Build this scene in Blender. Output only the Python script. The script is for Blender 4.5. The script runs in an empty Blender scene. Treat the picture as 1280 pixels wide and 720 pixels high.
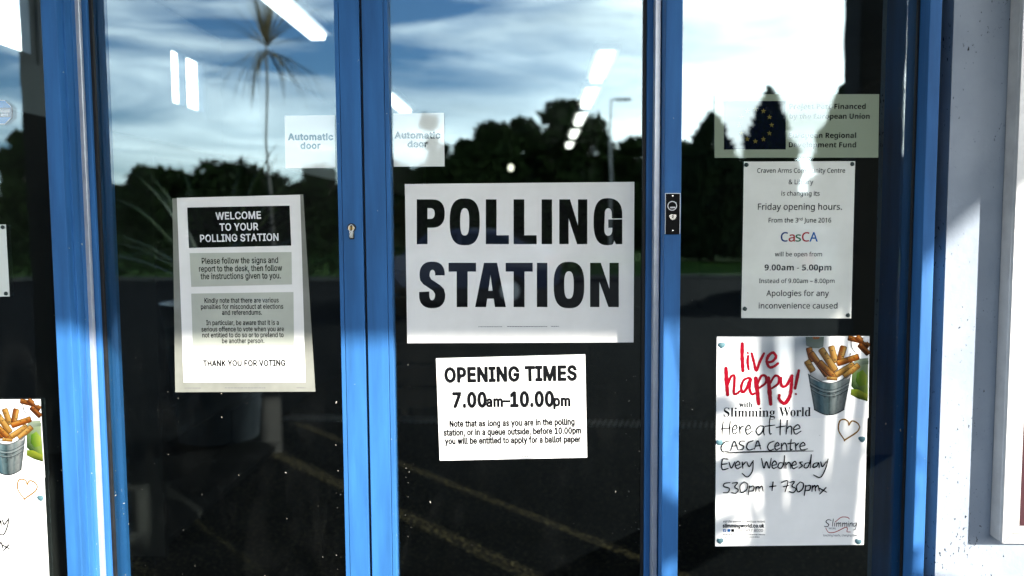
import bpy, bmesh, math, random
import numpy as np
from mathutils import Matrix, Vector

R = math.radians
SC = bpy.context.scene
COL = SC.collection

# ------------------------------------------------------------------ camera
CAM = np.array([0.0, -1.55, 1.55])
FPX = 1040.0                       # focal length in pixels of a 1280 px wide picture
def cam_matrix(yaw, pitch, roll):
    M = Matrix.Rotation(yaw, 3, 'Z') @ Matrix.Rotation(R(90) - pitch, 3, 'X') @ Matrix.Rotation(roll, 3, 'Z')
    return M
CM = cam_matrix(R(1.76), R(4.37), R(-0.33))
cd = bpy.data.cameras.new('camera')
cd.sensor_width = 36.0
cd.lens = FPX / 1280 * 36.0
cd.clip_start = 0.02
cd.clip_end = 2000
cd.dof.use_dof = True
cd.dof.focus_distance = 1.56
cd.dof.aperture_fstop = 3.0
cam = bpy.data.objects.new('camera', cd)
cam.matrix_world = Matrix.Translation(Vector(CAM)) @ CM.to_4x4()
COL.objects.link(cam)
SC.camera = cam

# ------------------------------------------------------------------ sun, sky, exposure
SUN_DIR = Vector((0.9, -1.0, 0.45)).normalized()        # towards the sun: behind the camera, to the right, low
sl = bpy.data.lights.new('sun', 'SUN')
sl.energy = 5.0
sl.angle = R(0.53)
sl.color = (1.0, 0.95, 0.88)
so = bpy.data.objects.new('sun', sl)
so.rotation_euler = SUN_DIR.to_track_quat('Z', 'Y').to_euler()
COL.objects.link(so)

W = bpy.data.worlds.new('World')
SC.world = W
W.use_nodes = True
nt = W.node_tree
nt.nodes.clear()
def N(t, kind, **kw):
    n = t.nodes.new(kind)
    for k, v in kw.items():
        if k in ('operation', 'blend_type', 'data_type', 'sky_type', 'interpolation', 'noise_dimensions', 'distribution', 'mode', 'feature', 'musgrave_type', 'attribute_name'):
            setattr(n, k, v)
        else:
            n.inputs[k].default_value = v
    return n
def L(t, a, b): t.links.new(a, b)
sky = nt.nodes.new('ShaderNodeTexSky')
sky.sky_type = 'NISHITA'
sky.sun_disc = False
sky.sun_elevation = math.asin(SUN_DIR.z)
sky.sun_rotation = math.atan2(SUN_DIR.x, SUN_DIR.y)
sky.dust_density = 0.3
sky.ozone_density = 6.0
SKY_STRENGTH = 0.15
CLOUD_LIGHT = 4.4
bg = N(nt, 'ShaderNodeBackground', Strength=SKY_STRENGTH)
L(nt, sky.outputs[0], bg.inputs['Color'])
tc = nt.nodes.new('ShaderNodeTexCoord')
sep = nt.nodes.new('ShaderNodeSeparateXYZ')
L(nt, tc.outputs['Generated'], sep.inputs[0])
mp = nt.nodes.new('ShaderNodeMapping')
mp.inputs['Scale'].default_value = (1.6, 1.6, 9.0)
mp.inputs['Rotation'].default_value = (R(3), R(-5), 0)
L(nt, tc.outputs['Generated'], mp.inputs[0])
nz = N(nt, 'ShaderNodeTexNoise', Scale=1.5, Detail=7.0, Roughness=0.55, Distortion=0.6)
L(nt, mp.outputs[0], nz.inputs['Vector'])
# more cloud towards the sun side (+x) and low in the sky, thinning upward
mx = N(nt, 'ShaderNodeMath', operation='MULTIPLY_ADD'); mx.inputs[1].default_value = 0.42
L(nt, sep.outputs['X'], mx.inputs[0]); L(nt, nz.outputs[0], mx.inputs[2])
mz = N(nt, 'ShaderNodeMath', operation='MULTIPLY_ADD'); mz.inputs[1].default_value = -0.75
L(nt, sep.outputs['Z'], mz.inputs[0]); L(nt, mx.outputs[0], mz.inputs[2])
# the bright bank of cloud lies low in the sky opposite the doors and thins out towards the sides
my = N(nt, 'ShaderNodeMapRange'); my.inputs['From Min'].default_value = 0.45; my.inputs['From Max'].default_value = 0.9
my.inputs['To Min'].default_value = -0.30; my.inputs['To Max'].default_value = 0.05
ng = N(nt, 'ShaderNodeMath', operation='MULTIPLY'); ng.inputs[1].default_value = -1.0
L(nt, sep.outputs['Y'], ng.inputs[0]); L(nt, ng.outputs[0], my.inputs['Value'])
lx = N(nt, 'ShaderNodeMapRange'); lx.inputs['From Min'].default_value = 0.70; lx.inputs['From Max'].default_value = 0.97
lx.inputs['To Min'].default_value = -0.30; lx.inputs['To Max'].default_value = 0.50
nx_ = N(nt, 'ShaderNodeMath', operation='MULTIPLY'); nx_.inputs[1].default_value = -1.0
L(nt, sep.outputs['X'], nx_.inputs[0]); L(nt, nx_.outputs[0], lx.inputs['Value'])
ly = N(nt, 'ShaderNodeMapRange'); ly.inputs['From Min'].default_value = 0.50; ly.inputs['From Max'].default_value = 0.90
ly.inputs['To Min'].default_value = -0.30; ly.inputs['To Max'].default_value = 0.40
L(nt, sep.outputs['Y'], ly.inputs['Value'])
mm0 = N(nt, 'ShaderNodeMath', operation='MAXIMUM'); L(nt, lx.outputs[0], mm0.inputs[0]); L(nt, ly.outputs[0], mm0.inputs[1]); lx = mm0
mmx = N(nt, 'ShaderNodeMath', operation='MAXIMUM'); L(nt, my.outputs[0], mmx.inputs[0]); L(nt, lx.outputs[0], mmx.inputs[1]); my = mmx
ms_ = N(nt, 'ShaderNodeMath', operation='ADD'); L(nt, my.outputs[0], ms_.inputs[0]); L(nt, mz.outputs[0], ms_.inputs[1])
mz = ms_
cr = nt.nodes.new('ShaderNodeValToRGB')
cr.color_ramp.elements[0].position = 0.18; cr.color_ramp.elements[0].color = (0, 0, 0, 1)
cr.color_ramp.elements[1].position = 0.60; cr.color_ramp.elements[1].color = (1, 1, 1, 1)
L(nt, mz.outputs[0], cr.inputs[0])
bc = N(nt, 'ShaderNodeBackground', Strength=CLOUD_LIGHT)
bc.inputs['Color'].default_value = (1.0, 0.995, 0.96, 1)
nz2 = N(nt, 'ShaderNodeTexNoise', Scale=2.3, Detail=6.0, Roughness=0.6)
L(nt, mp.outputs[0], nz2.inputs['Vector'])
cs_ = N(nt, 'ShaderNodeMapRange'); cs_.inputs['From Min'].default_value = 0.32; cs_.inputs['From Max'].default_value = 0.66
cs_.inputs['To Min'].default_value = CLOUD_LIGHT * 0.62; cs_.inputs['To Max'].default_value = CLOUD_LIGHT * 1.12
L(nt, nz2.outputs[0], cs_.inputs['Value']); L(nt, cs_.outputs[0], bc.inputs['Strength'])
mixw = nt.nodes.new('ShaderNodeMixShader')
L(nt, cr.outputs[0], mixw.inputs[0]); L(nt, bg.outputs[0], mixw.inputs[1]); L(nt, bc.outputs[0], mixw.inputs[2])
wo = nt.nodes.new('ShaderNodeOutputWorld')
L(nt, mixw.outputs[0], wo.inputs[0])

SC.view_settings.view_transform = 'Standard'
SC.view_settings.look = 'None'
SC.view_settings.gamma = 1.0
SC.view_settings.exposure = 1.35
SC.cycles.max_bounces = 8
SC.cycles.diffuse_bounces = 2
SC.cycles.transparent_max_bounces = 16
SC.cycles.use_denoising = True
SC.cycles.denoiser = 'OPENIMAGEDENOISE'
SC.cycles.denoising_prefilter = 'ACCURATE'
SC.cycles.denoising_input_passes = 'RGB_ALBEDO_NORMAL'
SC.cycles.sample_clamp_indirect = 6.0

# ------------------------------------------------------------------ where a picture pixel meets an upright plane y = Y
CMn = np.array(CM)
def at(px, py, Y=0.0):
    d = CMn @ np.array([(px - 640) / FPX, -(py - 360) / FPX, -1.0])
    t = (Y - CAM[1]) / d[1]
    return CAM + t * d
def xat(px, py, Y=0.0): return float(at(px, py, Y)[0])

# ------------------------------------------------------------------ object helpers
def tag(o, label=None, cat=None, group=None, kind=None):
    for k, v in (('label', label), ('category', cat), ('group', group), ('kind', kind)):
        if v: o[k] = v
    return o
def thing(name, label, cat, loc=(0, 0, 0), group=None):
    o = bpy.data.objects.new(name, None)
    o.location = loc
    o.empty_display_size = 0.1
    COL.objects.link(o)
    return tag(o, label, cat, group)
def mesh_obj(name, verts, faces, mat, parent=None, smooth=False, cols=None, uvs=None):
    """verts in world coordinates; stored relative to the thing they belong to"""
    off = Vector((0, 0, 0))
    p = parent
    while p is not None:
        off += p.location; p = p.parent
    me = bpy.data.meshes.new(name)
    v = np.asarray(verts, float) - np.array(off)
    me.from_pydata([tuple(q) for q in v], [], faces)
    if cols is not None:
        ca = me.color_attributes.new('Col', 'FLOAT_COLOR', 'POINT')
        a = np.ones((len(v), 4)); a[:, :3] = np.asarray(cols)[:, :3]
        ca.data.foreach_set('color', a.ravel())
    if smooth:
        me.polygons.foreach_set('use_smooth', [True] * len(me.polygons))
    me.update()
    o = bpy.data.objects.new(name, me)
    o.data.materials.append(mat)
    COL.objects.link(o)
    if parent is not None: o.parent = parent
    return o
class MB:
    """collects shapes that become ONE mesh object"""
    def __init__(s): s.v = []; s.f = []; s.c = []
    def add(s, v, f, c=None):
        b = len(s.v)
        s.v += [tuple(map(float, q)) for q in v]
        s.f += [tuple(i + b for i in q) for q in f]
        s.c += (c if c is not None else [(1, 1, 1)] * len(v))
    def box(s, x0, x1, y0, y1, z0, z1, bev=0.0):
        bm = bmesh.new()
        bmesh.ops.create_cube(bm, size=1.0)
        for q in bm.verts:
            q.co = Vector(((x0 + x1) / 2 + q.co.x * (x1 - x0), (y0 + y1) / 2 + q.co.y * (y1 - y0), (z0 + z1) / 2 + q.co.z * (z1 - z0)))
        if bev > 0:
            bmesh.ops.bevel(bm, geom=bm.edges[:], offset=bev, segments=2, affect='EDGES', profile=0.6)
        s.bm(bm)
    def bm(s, bm):
        bm.verts.index_update()
        s.add([q.co for q in bm.verts], [[q.index for q in f.verts] for f in bm.faces])
        bm.free()
    def prism(s, poly, axis, a0, a1):
        """poly: 2-D loop in the two other axes, extruded along axis from a0 to a1"""
        n = len(poly)
        def pt(p, a): return {'x': (a, p[0], p[1]), 'y': (p[0], a, p[1]), 'z': (p[0], p[1], a)}[axis]
        s.add([pt(p, a0) for p in poly] + [pt(p, a1) for p in poly],
              [tuple(range(n))[::-1], tuple(range(n, 2 * n))] + [(i, (i + 1) % n, n + (i + 1) % n, n + i) for i in range(n)])
    def tube(s, pts, rad, n=10, cap=True):
        pts = [Vector(p) for p in pts]
        rad = rad if isinstance(rad, (list, tuple)) else [rad] * len(pts)
        vs = []; fs = []
        for i, p in enumerate(pts):
            d = (pts[min(i + 1, len(pts) - 1)] - pts[max(i - 1, 0)]).normalized()
            a = d.orthogonal().normalized() if i == 0 else (a - d * a.dot(d)).normalized()
            b = d.cross(a)
            for k in range(n):
                t = 2 * math.pi * k / n
                vs.append(p + (a * math.cos(t) + b * math.sin(t)) * rad[i])
        for i in range(len(pts) - 1):
            for k in range(n):
                fs.append((i * n + k, i * n + (k + 1) % n, (i + 1) * n + (k + 1) % n, (i + 1) * n + k))
        if cap:
            fs.append(tuple(range(n))[::-1]); fs.append(tuple((len(pts) - 1) * n + k for k in range(n)))
        s.add(vs, fs)
    def lathe(s, prof, cx, cy, n=24):
        vs = []; fs = []
        for r, z in prof:
            for k in range(n):
                t = 2 * math.pi * k / n
                vs.append((cx + r * math.cos(t), cy + r * math.sin(t), z))
        for i in range(len(prof) - 1):
            for k in range(n):
                fs.append((i * n + k, i * n + (k + 1) % n, (i + 1) * n + (k + 1) % n, (i + 1) * n + k))
        s.add(vs, fs)
    def build(s, name, mat, parent=None, smooth=False, col=False):
        return mesh_obj(name, s.v, s.f, mat, parent, smooth, s.c if col else None)
def kids(o): return [c for c in bpy.data.objects if c.parent == o]
def copy_tree(o, parent=None):
    c = o.copy(); COL.objects.link(c); c.parent = parent
    for k in kids(o): copy_tree(k, c)
    return c

# ------------------------------------------------------------------ materials
def new_mat(name):
    m = bpy.data.materials.new(name); m.use_nodes = True
    t = m.node_tree; t.nodes.clear()
    out = t.nodes.new('ShaderNodeOutputMaterial')
    return m, t, out
def noise_col(t, c0, c1, scale, detail=4, lo=0.35, hi=0.65, vec=None, rough=0.6):
    n = N(t, 'ShaderNodeTexNoise', Scale=scale, Detail=detail, Roughness=rough)
    if vec is None:
        q = t.nodes.new('ShaderNodeTexCoord'); vec = q.outputs['Object']
    L(t, vec, n.inputs['Vector'])
    r = t.nodes.new('ShaderNodeValToRGB')
    r.color_ramp.elements[0].position = lo; r.color_ramp.elements[0].color = (*c0, 1)
    r.color_ramp.elements[1].position = hi; r.color_ramp.elements[1].color = (*c1, 1)
    L(t, n.outputs[0], r.inputs[0])
    return r.outputs[0], n.outputs[0]
def simple(name, c0, c1=None, scale=8, rough=0.6, metal=0.0, bump=0.0, bscale=None, spec=0.5, lo=0.35, hi=0.65, dist=0.002):
    m, t, out = new_mat(name)
    b = N(t, 'ShaderNodeBsdfPrincipled', Roughness=rough, Metallic=metal)
    b.inputs['Specular IOR Level'].default_value = spec
    col, fac = noise_col(t, c0, c1 or tuple(min(1, v * 1.15) for v in c0), scale, lo=lo, hi=hi)
    L(t, col, b.inputs['Base Color'])
    if bump:
        q = t.nodes.new('ShaderNodeTexCoord')
        n2 = N(t, 'ShaderNodeTexNoise', Scale=bscale or scale * 4, Detail=5.0)
        L(t, q.outputs['Object'], n2.inputs['Vector'])
        bp = N(t, 'ShaderNodeBump', Strength=bump, Distance=dist)
        L(t, n2.outputs[0], bp.inputs['Height']); L(t, bp.outputs[0], b.inputs['Normal'])
    L(t, b.outputs[0], out.inputs[0])
    return m
def schlick(t, f0):
    """mirror share of a smooth surface: f0 face on, rising to 1 at grazing; the same from both sides"""
    g = t.nodes.new('ShaderNodeNewGeometry')
    d = t.nodes.new('ShaderNodeVectorMath'); d.operation = 'DOT_PRODUCT'
    L(t, g.outputs['Normal'], d.inputs[0]); L(t, g.outputs['Incoming'], d.inputs[1])
    a = N(t, 'ShaderNodeMath', operation='ABSOLUTE'); L(t, d.outputs['Value'], a.inputs[0])
    o = N(t, 'ShaderNodeMath', operation='SUBTRACT'); o.inputs[0].default_value = 1.0; L(t, a.outputs[0], o.inputs[1])
    p = N(t, 'ShaderNodeMath', operation='POWER'); p.inputs[1].default_value = 5.0; L(t, o.outputs[0], p.inputs[0])
    r = N(t, 'ShaderNodeMath', operation='MULTIPLY_ADD'); r.inputs[1].default_value = 1 - f0; r.inputs[2].default_value = f0
    L(t, p.outputs[0], r.inputs[0])
    return r.outputs[0]
def glazed(name, base, ior=0.1, bump=0.0):
    """a printed or painted surface under a glossy clear film: base colour below, mirror reflection on top.
    base: a function (tree) -> shader output"""
    m, t, out = new_mat(name)
    s = base(t)
    fr = schlick(t, ior)
    g = N(t, 'ShaderNodeBsdfGlossy', Roughness=0.0)
    g.inputs['Color'].default_value = (0.78, 0.95, 1, 1)
    mix = t.nodes.new('ShaderNodeMixShader')
    if bump:
        q = t.nodes.new('ShaderNodeTexCoord')
        n2 = N(t, 'ShaderNodeTexNoise', Scale=9.0, Detail=1.0)
        L(t, q.outputs['Object'], n2.inputs['Vector'])
        bp = N(t, 'ShaderNodeBump', Strength=bump, Distance=0.01)
        L(t, n2.outputs[0], bp.inputs['Height']); L(t, bp.outputs[0], g.inputs['Normal'])
    L(t, fr, mix.inputs[0]); L(t, s, mix.inputs[1]); L(t, g.outputs[0], mix.inputs[2])
    L(t, mix.outputs[0], out.inputs[0])
    return m
def diff(c):
    def f(t):
        d = N(t, 'ShaderNodeBsdfDiffuse'); d.inputs['Color'].default_value = (*c, 1); return d.outputs[0]
    return f
def paper_base(c, c2):
    def f(t):
        d = N(t, 'ShaderNodeBsdfDiffuse'); col, _ = noise_col(t, c, c2, 14, 3); L(t, col, d.inputs['Color']); return d.outputs[0]
    return f
def film_base(c, a):
    def f(t):
        d = N(t, 'ShaderNodeBsdfDiffuse'); d.inputs['Color'].default_value = (*c, 1)
        tr = N(t, 'ShaderNodeBsdfTransparent')
        mx = N(t, 'ShaderNodeMixShader'); mx.inputs[0].default_value = a
        L(t, tr.outputs[0], mx.inputs[1]); L(t, d.outputs[0], mx.inputs[2]); return mx.outputs[0]
    return f
def attr_base(t):
    a = t.nodes.new('ShaderNodeAttribute'); a.attribute_name = 'Col'
    d = N(t, 'ShaderNodeBsdfDiffuse'); g = N(t, 'ShaderNodeMix', data_type='RGBA', blend_type='MULTIPLY'); g.inputs['Factor'].default_value = 1.0
    g.inputs['B'].default_value = (0.38, 0.38, 0.38, 1); L(t, a.outputs['Color'], g.inputs['A']); L(t, g.outputs['Result'], d.inputs['Color']); return d.outputs[0]
def emit(name, c, s):
    m, t, out = new_mat(name)
    e = N(t, 'ShaderNodeEmission', Strength=s); e.inputs['Color'].default_value = (*c, 1)
    L(t, e.outputs[0], out.inputs[0]); return m

M = {}
# coated double-skin glazing: each face of the pane mirrors about a sixth of the light
def glass_base(t):
    tr = N(t, 'ShaderNodeBsdfTransparent'); tr.inputs['Color'].default_value = (0.80, 0.85, 0.84, 1)
    # a trace of dust and wipe marks
    q = t.nodes.new('ShaderNodeTexCoord'); mpn = t.nodes.new('ShaderNodeMapping')
    mpn.inputs['Scale'].default_value = (5, 5, 1.6); mpn.inputs['Rotation'].default_value = (0, R(35), 0); L(t, q.outputs['Object'], mpn.inputs[0])
    n = N(t, 'ShaderNodeTexNoise', Scale=3.0, Detail=7.0, Roughness=0.65, Distortion=1.2); L(t, mpn.outputs[0], n.inputs['Vector'])
    r = N(t, 'ShaderNodeMapRange'); r.inputs['From Min'].default_value = 0.50; r.inputs['From Max'].default_value = 0.75; r.inputs['To Min'].default_value = 0.0; r.inputs['To Max'].default_value = 0.0035
    L(t, n.outputs[0], r.inputs['Value'])
    d = N(t, 'ShaderNodeBsdfDiffuse'); d.inputs['Color'].default_value = (0.5, 0.5, 0.46, 1)
    mx = N(t, 'ShaderNodeMixShader'); L(t, r.outputs[0], mx.inputs[0]); L(t, tr.outputs[0], mx.inputs[1]); L(t, d.outputs[0], mx.inputs[2])
    return mx.outputs[0]
GLASS_F0 = 0.11
COAT_F0 = 0.12
M['glass'] = glazed('coated_glass', glass_base, GLASS_F0, bump=0.012)
def clear_base(t):
    tr = N(t, 'ShaderNodeBsdfTransparent'); tr.inputs['Color'].default_value = (0.97, 0.98, 0.98, 1); return tr.outputs[0]
M['clear_glass'] = glazed('clear_glass', clear_base, 0.04)
M['paper'] = glazed('white_paper', paper_base((0.84, 0.83, 0.79), (0.90, 0.89, 0.85)), COAT_F0, bump=0.03)
M['paper_grey'] = glazed('grey_border_paper', paper_base((0.20, 0.205, 0.175), (0.26, 0.265, 0.23)), COAT_F0, bump=0.03)
M['panel_grey'] = glazed('grey_panel_print', paper_base((0.46, 0.48, 0.41), (0.52, 0.54, 0.46)), COAT_F0)
M['notice'] = glazed('notice_paper', paper_base((0.70, 0.71, 0.64), (0.77, 0.78, 0.71)), COAT_F0, bump=0.04)
M['print'] = glazed('printed_picture', attr_base, COAT_F0, bump=0.03)
M['ink'] = glazed('black_ink', diff((0.006, 0.006, 0.007)), COAT_F0)
M['ink_grey'] = glazed('faint_grey_ink', diff((0.16, 0.16, 0.16)), COAT_F0)
M['ink_teal'] = glazed('teal_ink', diff((0.0, 0.06, 0.08)), COAT_F0)
M['white_ink'] = glazed('white_print', diff((0.78, 0.78, 0.78)), COAT_F0)
M['red_ink'] = glazed('red_brush_ink', diff((0.24, 0.002, 0.012)), COAT_F0)
M['navy_ink'] = glazed('navy_ink', diff((0.01, 0.04, 0.16)), COAT_F0)
M['rust_ink'] = glazed('rust_red_ink', diff((0.35, 0.03, 0.03)), COAT_F0)
M['green_ink'] = glazed('green_ink', diff((0.03, 0.14, 0.06)), COAT_F0)
M['blue_ink'] = glazed('blue_ink', diff((0.01, 0.10, 0.32)), COAT_F0)
M['gold_ink'] = glazed('gold_ink', diff((0.20, 0.10, 0.012)), COAT_F0)
M['flag'] = glazed('dark_blue_flag', diff((0.002, 0.003, 0.010)), COAT_F0)
M['star'] = glazed('star_print', diff((0.13, 0.11, 0.03)), COAT_F0)
M['film'] = glazed('frosted_film', film_base((0.28, 0.33, 0.24), 0.88), COAT_F0)
M['film2'] = glazed('frosted_sticker', film_base((0.84, 0.88, 0.82), 0.97), COAT_F0)
M['tack'] = simple('blue_tack', (0.05, 0.12, 0.14), (0.08, 0.18, 0.20), 60, 0.6, bump=0.4)
M['tack_dark'] = simple('dark_tack', (0.01, 0.025, 0.022), (0.02, 0.04, 0.035), 60, 0.6)

def paint(name, c, rough=0.32):
    m, t, out = new_mat(name)
    b = N(t, 'ShaderNodeBsdfPrincipled', Roughness=rough)
    b.inputs['Specular IOR Level'].default_value = 0.22; b.inputs['Coat Weight'].default_value = 0.0; b.inputs['Coat Roughness'].default_value = 0.5
    q = t.nodes.new('ShaderNodeTexCoord')
    mpn = t.nodes.new('ShaderNodeMapping'); mpn.inputs['Scale'].default_value = (30, 30, 3)
    L(t, q.outputs['Object'], mpn.inputs[0])
    col, fac = noise_col(t, tuple(v * 0.74 for v in c), tuple(v * 1.12 for v in c), 1.0, 6, vec=mpn.outputs[0])
    # rare small chips and dust
    ch = N(t, 'ShaderNodeTexNoise', Scale=95.0, Detail=4.0)
    L(t, q.outputs['Object'], ch.inputs['Vector'])
    rp = t.nodes.new('ShaderNodeValToRGB'); rp.color_ramp.elements[0].position = 0.72; rp.color_ramp.elements[1].position = 0.76
    L(t, ch.outputs[0], rp.inputs[0])
    mx = N(t, 'ShaderNodeMix', data_type='RGBA')
    L(t, rp.outputs[0], mx.inputs['Factor']); L(t, col, mx.inputs['A'])
    mx.inputs['B'].default_value = (0.35, 0.4, 0.42, 1)
    L(t, mx.outputs['Result'], b.inputs['Base Color'])
    bp = N(t, 'ShaderNodeBump', Strength=0.06, Distance=0.001)
    L(t, ch.outputs[0], bp.inputs['Height']); L(t, bp.outputs[0], b.inputs['Normal'])
    L(t, b.outputs[0], out.inputs[0])
    return m
M['blue'] = paint('blue_powder_coat', (0.030, 0.135, 0.35), 0.55)
M['rubber'] = simple('black_rubber', (0.006, 0.006, 0.007), (0.012, 0.012, 0.013), 40, 0.55, spec=0.3)
M['alu'] = simple('brushed_aluminium', (0.55, 0.56, 0.58), (0.66, 0.67, 0.68), 30, 0.35, metal=0.6)
M['alu_frame'] = simple('anodised_aluminium', (0.50, 0.50, 0.49), (0.60, 0.60, 0.58), 25, 0.42, metal=0.35)
M['maroon'] = simple('maroon_felt', (0.03, 0.004, 0.008), (0.05, 0.008, 0.012), 80, 0.9)
M['plate'] = simple('black_plate', (0.004, 0.004, 0.004), (0.007, 0.007, 0.007), 30, 0.6, spec=0.08)
M['chrome'] = simple('worn_chrome', (0.6, 0.58, 0.52), (0.75, 0.73, 0.68), 60, 0.22, metal=1.0)
M['brass'] = simple('brass', (0.55, 0.36, 0.14), (0.65, 0.44, 0.2), 60, 0.3, metal=1.0)
M['slot'] = simple('dark_slot', (0.004, 0.004, 0.004), None, 30, 0.8)
M['canopy'] = simple('grey_canopy_panel', (0.10, 0.11, 0.12), (0.13, 0.14, 0.15), 3, 0.6)
M['asphalt'] = simple('asphalt', (0.003, 0.003, 0.003), (0.009, 0.0085, 0.008), 3, 0.95, bump=0.5, bscale=120, dist=0.004, spec=0.03)
M['paving'] = simple('kerb_concrete', (0.04, 0.04, 0.038), (0.06, 0.06, 0.055), 6, 0.9, bump=0.3, bscale=60)
M['lawn'] = simple('lawn_grass', (0.035, 0.075, 0.012), (0.06, 0.11, 0.02), 1.5, 0.95, bump=0.5, bscale=60, dist=0.02, spec=0.03)
M['leaf'] = simple('dark_leaves', (0.008, 0.016, 0.005), (0.022, 0.038, 0.011), 1.2, 0.8, spec=0.05)
M['conifer'] = simple('conifer_needles', (0.007, 0.014, 0.007), (0.016, 0.027, 0.011), 1.5, 0.85, spec=0.05)
M['bark'] = simple('bark', (0.05, 0.04, 0.03), (0.09, 0.07, 0.05), 12, 0.9, bump=0.6, bscale=40)
M['strap'] = simple('strap_leaves', (0.03, 0.06, 0.012), (0.09, 0.12, 0.03), 9, 0.5)
M['drystrap'] = simple('dry_strap_leaves', (0.16, 0.12, 0.05), (0.24, 0.19, 0.09), 9, 0.8)
M['palebark'] = simple('pale_bark', (0.20, 0.18, 0.15), (0.30, 0.27, 0.22), 12, 0.9, bump=0.5)
M['pot'] = simple('dark_glazed_pot', (0.03, 0.035, 0.04), (0.05, 0.055, 0.06), 10, 0.35)
M['soil'] = simple('soil', (0.02, 0.015, 0.01), (0.04, 0.03, 0.02), 30, 0.95, bump=0.8)
M['steel'] = simple('galvanised_steel', (0.22, 0.23, 0.24), (0.30, 0.31, 0.32), 12, 0.5, metal=0.7)
M['timber'] = simple('dark_stained_timber', (0.022, 0.017, 0.012), (0.04, 0.03, 0.02), 6, 0.85, bump=0.3)
M['car_blue'] = simple('dark_blue_car_paint', (0.01, 0.02, 0.06), (0.012, 0.024, 0.07), 3, 0.25, spec=0.6)
M['car_grey'] = simple('grey_car_paint', (0.10, 0.11, 0.115), (0.12, 0.13, 0.135), 3, 0.3, metal=0.4)
M['car_glass'] = simple('car_glass', (0.01, 0.012, 0.014), None, 3, 0.05, spec=0.8)
M['lamp_clear'] = simple('headlamp_lens', (0.5, 0.5, 0.5), None, 10, 0.1)
M['tail'] = simple('tail_lamp_red', (0.25, 0.01, 0.01), None, 10, 0.2)
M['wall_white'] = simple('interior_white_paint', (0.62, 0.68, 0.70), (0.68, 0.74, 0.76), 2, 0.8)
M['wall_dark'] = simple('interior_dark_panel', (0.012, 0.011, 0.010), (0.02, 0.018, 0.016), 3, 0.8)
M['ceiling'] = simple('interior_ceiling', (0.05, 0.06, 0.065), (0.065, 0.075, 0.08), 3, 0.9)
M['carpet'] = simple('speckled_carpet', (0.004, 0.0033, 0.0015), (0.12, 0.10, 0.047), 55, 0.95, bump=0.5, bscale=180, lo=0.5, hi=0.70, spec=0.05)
M['desk'] = simple('desk_timber', (0.05, 0.032, 0.016), (0.08, 0.05, 0.026), 5, 0.7)
M['tube'] = emit('fluorescent_tube', (1.0, 0.97, 0.88), 1.8)
M['tube_bright'] = emit('bright_fluorescent_tube', (0.92, 0.98, 1.0), 2.6)
M['spot'] = emit('spot_lamp', (1.0, 0.92, 0.75), 1.2)
M['white_plastic'] = simple('white_plastic', (0.6, 0.6, 0.6), None, 10, 0.4)
M['speck'] = simple('dried_dirt', (0.22, 0.20, 0.15), (0.42, 0.40, 0.34), 90, 0.9)
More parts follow.
